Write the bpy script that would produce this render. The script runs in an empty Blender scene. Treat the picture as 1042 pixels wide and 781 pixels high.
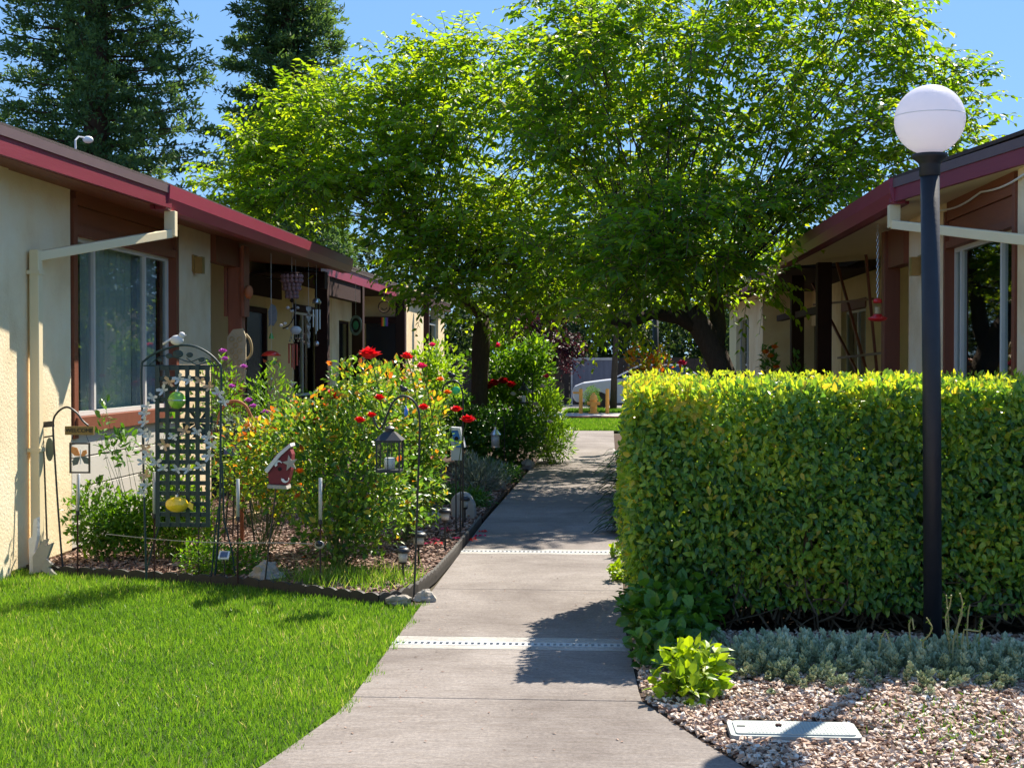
import bpy, math, random
import numpy as np
random.seed(7)
rng = np.random.default_rng(11)
SC = bpy.context.scene
COL = SC.collection
RAD = math.radians

# ------------------------------------------------------------------ camera measure
F = 1431.0; CXP, CYP = 521.0, 390.5; EYE = 1.6
YAW = math.atan(97 / F); PIT = -math.atan(22.5 / F)

def ray(px, py):
    v = np.array([(px - CXP) / F, 1.0, -(py - CYP) / F])
    c, s = math.cos(PIT), math.sin(PIT)
    v = np.array([v[0], v[1] * c - v[2] * s, v[1] * s + v[2] * c])
    c, s = math.cos(YAW), math.sin(YAW)
    return np.array([v[0] * c - v[1] * s, v[0] * s + v[1] * c, v[2]])

def on(px, py, axis, val):
    r = ray(px, py); o = np.array([0, 0, EYE])
    return o + r * (val - o[axis]) / r[axis]

def gX(px, py, X): return on(px, py, 0, X)
def gY(px, py, Y): return on(px, py, 1, Y)
def gZ(px, py, Z=0.0): return on(px, py, 2, Z)
def yat(px, X): return float(on(px, 368, 0, X)[1])
def V(*a): return np.array(a, float)
def nrm(v):
    v = np.asarray(v, float)
    return v / (np.linalg.norm(v, axis=-1, keepdims=True) + 1e-12)

# ------------------------------------------------------------------ materials
def newmat(name):
    m = bpy.data.materials.new(name); m.use_nodes = True
    nt = m.node_tree; nt.nodes.clear()
    out = nt.nodes.new('ShaderNodeOutputMaterial')
    return m, nt, out

def principled(nt, rough=.6, spec=.4, metal=0.0):
    p = nt.nodes.new('ShaderNodeBsdfPrincipled')
    p.inputs['Roughness'].default_value = rough
    p.inputs['Specular IOR Level'].default_value = spec
    p.inputs['Metallic'].default_value = metal
    return p

def ramp(nt, cols, pos=None):
    r = nt.nodes.new('ShaderNodeValToRGB')
    e = r.color_ramp.elements
    n = len(cols)
    pos = pos or [i / max(1, n - 1) for i in range(n)]
    while len(e) < n: e.new(0.5)
    for i in range(n):
        e[i].position = pos[i]; e[i].color = (*cols[i], 1)
    return r

def noise(nt, scale, detail=4, rough=.6, vec=None, dist=0.0):
    n = nt.nodes.new('ShaderNodeTexNoise')
    n.inputs['Scale'].default_value = scale; n.inputs['Detail'].default_value = detail
    n.inputs['Roughness'].default_value = rough; n.inputs['Distortion'].default_value = dist
    if vec is not None: nt.links.new(vec, n.inputs['Vector'])
    return n

def coords(nt, scale=(1, 1, 1)):
    t = nt.nodes.new('ShaderNodeTexCoord'); m = nt.nodes.new('ShaderNodeMapping')
    m.inputs['Scale'].default_value = scale
    g = nt.nodes.new('ShaderNodeNewGeometry')
    nt.links.new(g.outputs['Position'], m.inputs['Vector'])
    return m.outputs['Vector']

def solid(name, cols, scale=8, rough=.6, spec=.35, metal=0, bump=0.0, bscale=60, stretch=(1, 1, 1), detail=5, pos=None, dist=0.0, bdist=.01):
    """surface whose colour wanders between cols by noise"""
    m, nt, out = newmat(name)
    p = principled(nt, rough, spec, metal)
    v = coords(nt, stretch)
    if len(cols) == 1:
        c = cols[0]; cols = [tuple(x * .82 for x in c), tuple(min(1, x * 1.15) for x in c)]
        pos = [.35, .65]
    n = noise(nt, scale, detail, .62, v, dist)
    r = ramp(nt, cols, pos)
    nt.links.new(n.outputs['Fac'], r.inputs['Fac'])
    nt.links.new(r.outputs['Color'], p.inputs['Base Color'])
    if bump:
        n2 = noise(nt, bscale, 4, .6, v)
        b = nt.nodes.new('ShaderNodeBump'); b.inputs['Strength'].default_value = bump
        b.inputs['Distance'].default_value = bdist
        nt.links.new(n2.outputs['Fac'], b.inputs['Height'])
        nt.links.new(b.outputs['Normal'], p.inputs['Normal'])
    nt.links.new(p.outputs['BSDF'], out.inputs['Surface'])
    return m

def leafmat(name, cols, trans=.42, rough=.42, spec=.45, tint=(1.25, 1.2, .55), pos=None):
    m, nt, out = newmat(name)
    a = nt.nodes.new('ShaderNodeAttribute'); a.attribute_name = 'rnd'
    r = ramp(nt, cols, pos)
    nt.links.new(a.outputs['Fac'], r.inputs['Fac'])
    p = principled(nt, rough, spec)
    nt.links.new(r.outputs['Color'], p.inputs['Base Color'])
    t = nt.nodes.new('ShaderNodeBsdfTranslucent')
    mx = nt.nodes.new('ShaderNodeMix'); mx.data_type = 'RGBA'; mx.blend_type = 'MULTIPLY'
    mx.inputs[0].default_value = 1.0
    nt.links.new(r.outputs['Color'], mx.inputs[6]); mx.inputs[7].default_value = (*tint, 1)
    nt.links.new(mx.outputs[2], t.inputs['Color'])
    s = nt.nodes.new('ShaderNodeMixShader'); s.inputs[0].default_value = trans
    nt.links.new(p.outputs['BSDF'], s.inputs[1]); nt.links.new(t.outputs['BSDF'], s.inputs[2])
    nt.links.new(s.outputs['Shader'], out.inputs['Surface'])
    return m

def rndmat(name, cols, rough=.8, spec=.3, pos=None):
    m, nt, out = newmat(name)
    a = nt.nodes.new('ShaderNodeAttribute'); a.attribute_name = 'rnd'
    r = ramp(nt, cols, pos); nt.links.new(a.outputs['Fac'], r.inputs['Fac'])
    p = principled(nt, rough, spec); nt.links.new(r.outputs['Color'], p.inputs['Base Color'])
    nt.links.new(p.outputs['BSDF'], out.inputs['Surface'])
    return m

def glassmat(name, tint=(.8, .85, .85), ior=1.7, rough=.02):
    m, nt, out = newmat(name)
    fr = nt.nodes.new('ShaderNodeFresnel'); fr.inputs['IOR'].default_value = ior
    t = nt.nodes.new('ShaderNodeBsdfTransparent'); t.inputs['Color'].default_value = (*tint, 1)
    g = nt.nodes.new('ShaderNodeBsdfGlossy'); g.inputs['Roughness'].default_value = rough
    s = nt.nodes.new('ShaderNodeMixShader')
    ge = nt.nodes.new('ShaderNodeNewGeometry'); inv = nt.nodes.new('ShaderNodeMath'); inv.operation = 'SUBTRACT'; inv.inputs[0].default_value = 1.0
    mu = nt.nodes.new('ShaderNodeMath'); mu.operation = 'MULTIPLY'
    nt.links.new(ge.outputs['Backfacing'], inv.inputs[1]); nt.links.new(inv.outputs[0], mu.inputs[0]); nt.links.new(fr.outputs['Fac'], mu.inputs[1])
    nt.links.new(mu.outputs[0], s.inputs[0]); nt.links.new(t.outputs['BSDF'], s.inputs[1]); nt.links.new(g.outputs['BSDF'], s.inputs[2])
    nt.links.new(s.outputs['Shader'], out.inputs['Surface'])
    return m

M = {}
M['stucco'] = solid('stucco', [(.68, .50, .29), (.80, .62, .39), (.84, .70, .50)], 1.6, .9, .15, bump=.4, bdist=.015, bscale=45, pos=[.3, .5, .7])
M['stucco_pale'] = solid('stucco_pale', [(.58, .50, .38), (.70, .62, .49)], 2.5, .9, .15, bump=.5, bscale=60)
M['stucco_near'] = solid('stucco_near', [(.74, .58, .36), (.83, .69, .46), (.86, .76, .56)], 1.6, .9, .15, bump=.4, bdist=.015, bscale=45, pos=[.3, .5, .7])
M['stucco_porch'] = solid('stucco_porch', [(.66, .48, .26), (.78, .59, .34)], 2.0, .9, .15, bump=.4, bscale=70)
M['siding'] = solid('siding', [(.52, .49, .43), (.62, .59, .53)], 3, .7, .2, bump=.2)
M['siding_brown'] = solid('siding_brown', [(.19, .058, .026), (.27, .088, .042)], 5, .55, .3, bump=.3, bscale=30, stretch=(1, .25, 4))
M['brown'] = solid('brown_timber', [(.17, .052, .028), (.24, .078, .042)], 6, .55, .35, bump=.25, bscale=30, stretch=(3, 3, .5))
M['brown_dark'] = solid('dark_timber', [(.035, .018, .017), (.06, .03, .027)], 6, .85, .12, bump=.2, bscale=30)
M['post_red'] = solid('post_red', [(.26, .085, .05), (.36, .125, .075)], 6, .5, .35, bump=.25, bscale=30, stretch=(3, 3, .5))
M['maroon'] = solid('maroon_paint', [(.17, .016, .032), (.24, .030, .052)], 4, .45, .35, bump=.12, bscale=25, stretch=(1, .3, 4))
M['gutter'] = solid('gutter_paint', [(.26, .030, .058), (.32, .045, .080)], 2, .38, .4)
M['metal_edge'] = solid('drip_edge', [(.10, .062, .07), (.15, .095, .10)], 5, .5, .4)
M['shingle'] = solid('shingle', [(.045, .035, .034), (.10, .075, .07)], 30, .9, .2, bump=.6, bscale=90)
M['soffit'] = solid('soffit', [(.72, .58, .38), (.80, .66, .45)], 3, .8, .2)
M['cream'] = solid('cream_paint', [(.78, .64, .40), (.84, .71, .47)], 3, .45, .35)
M['window_frame'] = solid('aluminium_frame', [(.56, .55, .52), (.66, .65, .62)], 6, .4, .4)
M['glass'] = glassmat('window_glass')
M['clear'] = glassmat('clear_glass', (.93, .95, .95), 1.4)
M['curtain'] = solid('curtain', [(.40, .43, .50), (.60, .63, .70)], 4, .9, .1)
M['curtain_tan'] = solid('curtain_sheer', [(.50, .55, .50), (.72, .76, .70)], 4, .9, .1)
M['door_dark'] = solid('door_dark', [(.010, .011, .02), (.018, .018, .03)], 4, .25, .5)
M['inside'] = solid('room_dark', [(.03, .028, .028)], 3, .9, .1)
M['concrete'] = None
M['white'] = solid('white_paint', [(.72, .72, .72), (.82, .82, .81)], 8, .4, .4)
M['black_metal'] = solid('black_metal', [(.012, .013, .016), (.028, .03, .036)], 15, .45, .5)
M['pole'] = solid('pole_paint', [(.010, .011, .015), (.028, .030, .038)], 9, .5, .4, bump=.1, bscale=40)
M['green_metal'] = solid('green_lattice', [(.010, .030, .034), (.02, .05, .052)], 15, .5, .4)
M['red'] = solid('red_plastic', [(.55, .015, .02), (.72, .03, .035)], 10, .3, .5)
M['rose'] = leafmat('rose_petal', [(.55, .008, .015), (.80, .02, .03)], .35, .5, .3, (1.2, .6, .6))
M['rose_pink'] = leafmat('rose_pink', [(.70, .02, .14), (.85, .06, .25)], .35, .5, .3, (1.1, .7, .8))
M['rose_dark'] = leafmat('rose_crimson', [(.22, .004, .012), (.4, .01, .02)], .3, .5, .3, (1.2, .6, .6))
M['flower_orange'] = leafmat('flower_orange', [(.8, .14, .02), (.9, .35, .03)], .35, .5, .3, (1.1, .8, .6))
M['flower_mauve'] = leafmat('flower_mauve', [(.42, .08, .42), (.62, .16, .60)], .35, .5, .3, (1, .8, 1))
M['orange_paint'] = solid('orange_paint', [(.82, .36, .06), (.9, .45, .09)], 6, .45, .4)
M['stone'] = solid('stone', [(.22, .19, .16), (.42, .38, .32)], 9, .85, .2, bump=.6, bscale=25)
M['stone_pale'] = solid('stone_pale', [(.30, .27, .23), (.46, .42, .37)], 9, .85, .2, bump=.5, bscale=25)
M['bark'] = solid('bark', [(.05, .035, .026), (.13, .10, .075)], 14, .9, .15, bump=.9, bscale=22, stretch=(3, 3, .6), bdist=.03)
M['bark_conifer'] = solid('bark_conifer', [(.06, .035, .025), (.12, .07, .05)], 10, .9, .15, bump=.6, bscale=16)
M['twig'] = solid('twig', [(.09, .06, .035), (.17, .12, .075)], 20, .8, .2)
M['stem_green'] = solid('green_stem', [(.06, .11, .03), (.10, .16, .05)], 20, .6, .3)
M['dry_stalk'] = solid('dry_stalk', [(.24, .27, .10), (.36, .30, .15)], 20, .6, .3)
M['terracotta'] = solid('terracotta', [(.42, .13, .055), (.55, .20, .09)], 12, .7, .2)
M['bamboo'] = solid('bamboo', [(.42, .30, .13), (.62, .48, .25)], 14, .6, .3)
M['soil'] = solid('soil', [(.035, .024, .018), (.11, .075, .055)], 14, .95, .1, bump=.8, bscale=30)
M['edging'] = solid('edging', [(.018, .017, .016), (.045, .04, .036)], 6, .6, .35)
M['edging_lit'] = solid('edging_sunlit', [(.05, .045, .04), (.10, .09, .08)], 6, .6, .35)  # lighter copy of edging, with sunlight painted into its colour
M['silver'] = solid('silver_metal', [(.62, .62, .64), (.75, .75, .77)], 10, .28, .5, metal=.9)
M['plaster'] = solid('white_plaster', [(.56, .55, .54), (.70, .69, .68)], 14, .8, .2, bump=.4, bscale=30)

# sky + sun -----------------------------------------------------------
SUN = nrm(V(1.21, 2.34, 2.97))
elev = math.asin(SUN[2]); azi = math.atan2(SUN[0], SUN[1])
w = bpy.data.worlds.new("World"); SC.world = w; w.use_nodes = True
nt = w.node_tree; nt.nodes.clear()
sky = nt.nodes.new('ShaderNodeTexSky'); sky.sky_type = 'NISHITA'; sky.sun_disc = False
sky.sun_elevation = elev; sky.sun_rotation = azi
sky.altitude = 0; sky.air_density = 1.0; sky.dust_density = 0.15; sky.ozone_density = 3.0
bg = nt.nodes.new('ShaderNodeBackground'); bg.inputs['Strength'].default_value = 0.15
wo = nt.nodes.new('ShaderNodeOutputWorld')
gmn = nt.nodes.new('ShaderNodeGamma'); gmn.inputs['Gamma'].default_value = .34
hs = nt.nodes.new('ShaderNodeHueSaturation'); hs.inputs['Saturation'].default_value = 1.3
nt.links.new(sky.outputs[0], gmn.inputs['Color']); nt.links.new(gmn.outputs[0], hs.inputs['Color']); skm = nt.nodes.new('ShaderNodeMix'); skm.data_type = 'RGBA'; skm.blend_type = 'MULTIPLY'; skm.inputs[0].default_value = 1.0; skm.inputs[7].default_value = (.52, .82, 1.24, 1)
nt.links.new(hs.outputs[0], skm.inputs[6]); nt.links.new(skm.outputs[2], bg.inputs['Color']); nt.links.new(bg.outputs[0], wo.inputs['Surface'])
sl = bpy.data.lights.new('sun', 'SUN'); sl.energy = 3.9; sl.angle = RAD(.5); sl.color = (1, .92, .79)
so = bpy.data.objects.new('sun', sl); COL.objects.link(so)
from mathutils import Vector
so.rotation_euler = Vector(SUN).to_track_quat('Z', 'Y').to_euler()
so.location = (5, 10, 20)
cam = bpy.data.cameras.new('camera'); co = bpy.data.objects.new('camera', cam); COL.objects.link(co)
cam.sensor_width = 36; cam.lens = F / 1042 * 36; cam.clip_end = 2000; cam.clip_start = .05
co.location = (0, 0, EYE); co.rotation_euler = (math.pi / 2 + PIT, 0, YAW)
SC.camera = co
SC.view_settings.view_transform = 'Standard'; SC.view_settings.look = 'None'
SC.view_settings.gamma = 1; SC.view_settings.exposure = 1.56
SC.view_settings.use_curve_mapping = False
SC.cycles.use_denoising = True
SC.cycles.max_bounces = 8; SC.cycles.transparent_max_bounces = 16
SC.cycles.transmission_bounces = 6; SC.cycles.diffuse_bounces = 6

# ------------------------------------------------------------------ object helpers
def tag(o, label=None, cat=None, group=None, kind=None):
    if label: o['label'] = label
    if cat: o['category'] = cat
    if group: o['group'] = group
    if kind: o['kind'] = kind
    return o

def empty(name, loc, label=None, cat=None, group=None):
    o = bpy.data.objects.new(name, None); COL.objects.link(o)
    o.location = [float(x) for x in loc]; o.empty_display_size = .1
    return tag(o, label, cat, group)

def worldloc(o):
    l = V(0, 0, 0)
    while o is not None:
        l = l + np.array(o.location); o = o.parent
    return l

def rawmesh(name, co_, fl, mat, parent=None, rnd=None, smooth=False, midx=None):
    """fl: list of (k-columned face index arrays)"""
    me = bpy.data.meshes.new(name)
    co_ = np.asarray(co_, float)
    if parent is not None: co_ = co_ - worldloc(parent)
    me.vertices.add(len(co_)); me.vertices.foreach_set('co', co_.astype(np.float32).ravel())
    vi = np.concatenate([f.ravel() for f in fl]).astype(np.int32)
    cnt = np.concatenate([np.full(len(f), f.shape[1]) for f in fl])
    st = np.concatenate([[0], np.cumsum(cnt)[:-1]]).astype(np.int32)
    me.loops.add(len(vi)); me.loops.foreach_set('vertex_index', vi)
    me.polygons.add(len(cnt)); me.polygons.foreach_set('loop_start', st)
    me.update(calc_edges=True)
    if rnd is not None:
        a = me.attributes.new('rnd', 'FLOAT', 'FACE'); a.data.foreach_set('value', np.asarray(rnd, np.float32))
    me.polygons.foreach_set('use_smooth', np.full(len(cnt), bool(smooth)))
    for mm in (mat if isinstance(mat, (list, tuple)) else [mat]): me.materials.append(mm)
    if midx is not None: me.polygons.foreach_set('material_index', np.asarray(midx, np.int32))
    o = bpy.data.objects.new(name, me); COL.objects.link(o)
    if parent is not None: o.parent = parent
    return o

class MB:
    def __init__(s): s.v = []; s.f = []; s.n = 0
    def add(s, vs, fs):
        s.v.append(np.asarray(vs, float)); s.f += [tuple(int(i) + s.n for i in f) for f in fs]; s.n += len(vs); return s
    def box(s, lo, hi):
        (a, b, c), (d, e, f) = lo, hi
        a, d = min(a, d), max(a, d); b, e = min(b, e), max(b, e); c, f = min(c, f), max(c, f)
        return s.add([(a, b, c), (d, b, c), (d, e, c), (a, e, c), (a, b, f), (d, b, f), (d, e, f), (a, e, f)],
              [(0, 3, 2, 1), (4, 5, 6, 7), (0, 1, 5, 4), (1, 2, 6, 5), (2, 3, 7, 6), (3, 0, 4, 7)])
    def bar(s, p, q, wx, wz, up=(0, 0, 1)):
        p, q = V(*p), V(*q); d = nrm(q - p); u = V(*up)
        if abs(d @ u) > .98: u = V(1, 0, 0)
        a = nrm(np.cross(d, u)); b = np.cross(a, d)
        vs = []
        for e in (p, q):
            for i, j in ((-1, -1), (1, -1), (1, 1), (-1, 1)): vs.append(e + a * wx / 2 * i + b * wz / 2 * j)
        return s.add(vs, [(3, 2, 1, 0), (4, 5, 6, 7), (0, 1, 5, 4), (1, 2, 6, 5), (2, 3, 7, 6), (3, 0, 4, 7)])
    def tube(s, pts, r, seg=6, cap=True):
        pts = np.array([V(*p) for p in pts]); n = len(pts)
        r = np.full(n, r) if np.isscalar(r) else np.array(r, float)
        t = np.gradient(pts, axis=0); t = nrm(t)
        u = V(0, 0, 1) if abs(t[0][2]) < .9 else V(1, 0, 0)
        vs = []
        a = nrm(np.cross(t[0], u))
        for i in range(n):
            a = nrm(a - (a @ t[i]) * t[i]); b = np.cross(t[i], a)
            for k in range(seg):
                th = 2 * math.pi * k / seg
                vs.append(pts[i] + r[i] * (a * math.cos(th) + b * math.sin(th)))
        fs = []
        for i in range(n - 1):
            for k in range(seg):
                k2 = (k + 1) % seg
                fs.append((i * seg + k, i * seg + k2, (i + 1) * seg + k2, (i + 1) * seg + k))
        if cap:
            fs.append(tuple(range(seg))[::-1]); fs.append(tuple((n - 1) * seg + k for k in range(seg)))
        return s.add(vs, fs)
    def lathe(s, c, prof, seg=16, sx=1, sy=1):
        vs = []; fs = []
        for (r, z) in prof:
            for k in range(seg):
                th = 2 * math.pi * k / seg
                vs.append((c[0] + r * sx * math.cos(th), c[1] + r * sy * math.sin(th), c[2] + z))
        for i in range(len(prof) - 1):
            for k in range(seg):
                k2 = (k + 1) % seg
                fs.append((i * seg + k, i * seg + k2, (i + 1) * seg + k2, (i + 1) * seg + k))
        fs.append(tuple(range(seg))[::-1]); fs.append(tuple((len(prof) - 1) * seg + k for k in range(seg)))
        return s.add(vs, fs)
    def ball(s, c, r, seg=14, rings=8, sc=(1, 1, 1), jit=0.0, flat=None):
        vs = []; fs = []; rs = np.random.default_rng(int(abs(c[0] * 999 + c[1] * 77)) + 1)
        ph0 = rs.uniform(0, 6, 6)
        for i in range(rings + 1):
            ph = math.pi * i / rings
            for k in range(seg):
                th = 2 * math.pi * k / seg
                d = V(math.sin(ph) * math.cos(th), math.sin(ph) * math.sin(th), -math.cos(ph))
                rr = r * (1 + jit * (math.sin(3 * d[0] + ph0[0]) + math.sin(4 * d[1] + ph0[1]) + math.sin(5 * d[2] + ph0[2]) + .7 * math.sin(9 * d[0] + 7 * d[1] + ph0[3])) / 3)
                p = V(*c) + d * rr * np.array(sc)
                if flat is not None and p[2] < flat: p[2] = flat
                vs.append(p)
        for i in range(rings):
            for k in range(seg):
                k2 = (k + 1) % seg
                fs.append((i * seg + k, i * seg + k2, (i + 1) * seg + k2, (i + 1) * seg + k))
        return s.add(vs, fs)
    def prism(s, poly, d):
        """poly: list of 3D points, extruded by vector d"""
        n = len(poly); P = [V(*p) for p in poly]; d = V(*d)
        vs = P + [p + d for p in P]
        fs = [tuple(range(n))[::-1], tuple(range(n, 2 * n))] + [(i, (i + 1) % n, n + (i + 1) % n, n + i) for i in range(n)]
        return s.add(vs, fs)
    def build(s, name, mat, parent=None, smooth=False, bevel=0.0):
        me = bpy.data.meshes.new(name)
        vs = np.concatenate(s.v)
        if parent is not None: vs = vs - worldloc(parent)
        me.from_pydata([tuple(map(float, v)) for v in vs], [], s.f); me.update()
        if smooth: me.polygons.foreach_set('use_smooth', np.full(len(me.polygons), True))
        me.materials.append(mat)
        a = me.attributes.new('rnd', 'FLOAT', 'FACE'); a.data.foreach_set('value', np.random.default_rng(len(s.f)).random(len(me.polygons)).astype(np.float32))
        o = bpy.data.objects.new(name, me); COL.objects.link(o)
        if parent is not None: o.parent = parent
        if bevel:
            b = o.modifiers.new('bevel', 'BEVEL'); b.width = bevel; b.segments = 2; b.limit_method = 'ANGLE'
        return o

TPL = {
 'kite': ([(0, 0, 0), (.42, .5, .12), (1, 0, -.10), (.42, -.5, .12)], [(0, 1, 2), (0, 2, 3)]),
 'leaf': ([(0, 0, 0), (.33, 0, 0), (.7, 0, -.06), (1, 0, -.22), (.28, .46, .14), (.66, .36, .06), (.28, -.46, .14), (.66, -.36, .06)],
          [(0, 1, 4), (2, 3, 5), (0, 6, 1), (2, 7, 3), (1, 2, 5, 4), (1, 6, 7, 2)]),
 'blade': ([(0, .5, 0), (0, -.5, 0), (.5, .42, .12), (.5, -.42, .12), (1, 0, .45)], [(2, 3, 4), (0, 1, 3, 2)]),
 'chip': ([(-.5, -.35, -.3), (.45, -.5, -.2), (.5, .3, -.3), (-.3, .5, -.25), (-.42, -.3, .4), (.3, -.35, .5), (.42, .35, .3), (-.35, .3, .45)],
          [(4, 5, 6, 7), (0, 1, 5, 4), (1, 2, 6, 5), (2, 3, 7, 6), (3, 0, 4, 7)]),
 'finger': ([(0, .28, 0), (0, -.28, 0), (.1, 0, .4), (.6, .5, 0), (.6, -.5, 0), (.6, 0, .6), (1, 0, .12)],
            [(3, 6, 5), (4, 5, 6), (3, 4, 6), (0, 3, 5, 2), (1, 2, 5, 4), (0, 1, 4, 3)]),
}

def scatter(name, P, D, N, L, W, rnd, mat, parent=None, kind='leaf', T=None, smooth=False):
    n = len(P); tv, tf = TPL[kind]; tv = np.array(tv, float)
    D = nrm(D); S = nrm(np.cross(D, N)); U = np.cross(S, D)
    L = np.broadcast_to(L, n); W = np.broadcast_to(W, n); T = W if T is None else np.broadcast_to(T, n)
    co_ = (P[:, None, :] + D[:, None, :] * (L[:, None] * tv[:, 0])[..., None]
           + S[:, None, :] * (W[:, None] * tv[:, 1])[..., None] + U[:, None, :] * (T[:, None] * tv[:, 2])[..., None])
    k = len(tv); off = (np.arange(n) * k)[:, None]
    fl = []; rr = []
    for sz in sorted({len(f) for f in tf}):
        fs = np.array([f for f in tf if len(f) == sz])
        fl.append((off[:, None, :] + fs[None]).reshape(-1, sz)); rr.append(np.repeat(rnd, len(fs)))
    return rawmesh(name, co_.reshape(-1, 3), fl, mat, parent, np.concatenate(rr), smooth)

def rdir(n, up=0.0):
    d = rng.normal(size=(n, 3)); d = nrm(d); d[:, 2] += up; return nrm(d)

def copy_tree(o, parent=None):
    c = o.copy(); COL.objects.link(c)
    if parent is not None: c.parent = parent
    for ch in list(o.children): copy_tree(ch, c)
    return c
# ================================================================== GROUND, PATH
def ip(y, ys, xs): return float(np.interp(y, ys, xs))
def xl(y): return ip(y, [2, 3.5, 4.8, 5.44, 6.41, 14, 32, 34], [-2.6, -1.95, -1.52, -1.37, -1.215, -1.235, -1.0, -1.0])
def xr(y): return ip(y, [2, 3.5, 4.8, 5.57, 6.09, 6.66, 8.4, 12, 34], [2.6, 1.6, .85, .55, .35, .16, .11, .12, .15])

def concrete(name, a, b, c, sc=1.0):
    m, nt, out = newmat(name); p = principled(nt, .85, .2); v = coords(nt)
    n1 = noise(nt, .9 * sc, 6, .7, v, .6); r1 = ramp(nt, [a, b, c], [.3, .5, .68]); nt.links.new(n1.outputs['Fac'], r1.inputs['Fac'])
    n2 = noise(nt, 48, 6, .9, v); r2 = ramp(nt, [(.42, .42, .42), (1, 1, 1), (1.7, 1.65, 1.55)], [.30, .5, .70]); nt.links.new(n2.outputs['Fac'], r2.inputs['Fac'])
    mx = nt.nodes.new('ShaderNodeMix'); mx.data_type = 'RGBA'; mx.blend_type = 'MULTIPLY'; mx.inputs[0].default_value = .75
    nt.links.new(r1.outputs['Color'], mx.inputs[6]); nt.links.new(r2.outputs['Color'], mx.inputs[7])
    # faint broom lines and brown stains across the slab
    v2 = coords(nt, (1.6, 12, 1)); n3 = noise(nt, 3.0, 6, .75, v2, .4); r3 = ramp(nt, [(.84, .80, .75), (1.05, 1.04, 1.02)], [.38, .58]); nt.links.new(n3.outputs['Fac'], r3.inputs['Fac'])
    m2 = nt.nodes.new('ShaderNodeMix'); m2.data_type = 'RGBA'; m2.blend_type = 'MULTIPLY'; m2.inputs[0].default_value = .9
    nt.links.new(mx.outputs[2], m2.inputs[6]); nt.links.new(r3.outputs['Color'], m2.inputs[7])
    n5 = noise(nt, 26, 4, .8, v); r5 = ramp(nt, [(.5, .45, .42), (1, 1, 1)], [.26, .36]); nt.links.new(n5.outputs['Fac'], r5.inputs['Fac'])
    m3 = nt.nodes.new('ShaderNodeMix'); m3.data_type = 'RGBA'; m3.blend_type = 'MULTIPLY'; m3.inputs[0].default_value = .55
    nt.links.new(m2.outputs[2], m3.inputs[6]); nt.links.new(r5.outputs['Color'], m3.inputs[7])
    nt.links.new(m3.outputs[2], p.inputs['Base Color'])
    b = nt.nodes.new('ShaderNodeBump'); b.inputs['Strength'].default_value = .5; b.inputs['Distance'].default_value = .006
    nt.links.new(n2.outputs['Fac'], b.inputs['Height']); nt.links.new(b.outputs['Normal'], p.inputs['Normal'])
    nt.links.new(p.outputs['BSDF'], out.inputs['Surface']); return m
M['concrete'] = concrete('concrete', (.140, .120, .112), (.205, .182, .170), (.27, .245, .232))
M['concrete_pale'] = concrete('concrete_pale', (.28, .27, .26), (.36, .35, .33), (.42, .41, .39), 3)
M['lawn_soil'] = solid('lawn_soil', [(.03, .05, .012), (.06, .09, .02)], 12, .95, .1)
M['ground'] = solid('ground_soil', [(.05, .045, .03), (.10, .085, .06)], 3, .95, .1)
M['asphalt'] = solid('asphalt', [(.10, .10, .10), (.17, .165, .16)], 2.0, .9, .2, bump=.3)
M['pavement'] = solid('pavement', [(.34, .31, .28), (.44, .41, .38)], 2, .9, .2)

def sheet(name, poly, z, mat, t=.0, kind='structure'):
    mb = MB()
    if t: mb.prism([(x, y, z - t) for x, y in poly], (0, 0, t))
    else: mb.add([(x, y, z) for x, y in poly], [tuple(range(len(poly)))])
    o = mb.build(name, mat); tag(o, kind=kind); return o

sheet('ground', [(-300, -40), (300, -40), (300, 500), (-300, 500)], -.06, M['ground'])
mb = MB(); joints = [2.2, 5.0, 6.64, 7.79]; joints2 = [8.14, 9.85, 11.68]; joints3 = [11.99] + [13.8 + 1.75 * i for i in range(11)] + [32.7]
for js in (joints, joints2, joints3):
    for a, b in zip(js[:-1], js[1:]):
        a2, b2 = a + .004, b - .004
        ys = np.linspace(a2, b2, 6); L = [(xl(y), y, -.1) for y in ys]; R = [(xr(y), y, -.1) for y in ys[::-1]]
        mb.prism(R[::-1][:0] + L[::-1] + R[::-1], (0, 0, .1))
path = tag(mb.build('path', M['concrete'], bevel=.004), kind='structure')
mb = MB()
for y0 in (7.79, 11.68):
    for a, b in ((y0 + .003, y0 + .10), (y0 + .205, y0 + .347 if y0 < 9 else y0 + .307)):
        mb.box((xl(y0), a, -.1), (xr(y0) - .002, b, .0))
tag(mb.build('drain_surround', M['concrete_pale']), kind='structure')
for y0, lab in ((7.895, 'slotted white drain grate across the path near the hedge corner shadow'), (11.785, 'farther slotted drain grate crossing the path by the fallen red petals')):
    g = empty('drain_grate', ((xl(y0) + xr(y0)) / 2, y0 + .05, 0), lab, 'drain grate', 'drain grates across the path')
    x0, x1 = xl(y0) + .004, xr(y0) - .006
    mb = MB().box((x0, y0 - .001, -.02), (x1, y0 + .018, .001)).box((x0, y0 + .076, -.02), (x1, y0 + .094, .001))
    n = int((x1 - x0) / .036)
    for i in range(n + 1):
        x = x0 + (x1 - x0) * i / n; mb.box((x - .009, y0 + .018, -.02), (x + .009, y0 + .076, .0))
    mb.build('grate', solid('grate_metal', [(.42, .43, .43), (.55, .56, .56)], 20, .5, .4), g)
    MB().box((x0, y0, -.09), (x1, y0 + .094, -.06)).build('channel', M['inside'], g)

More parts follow.
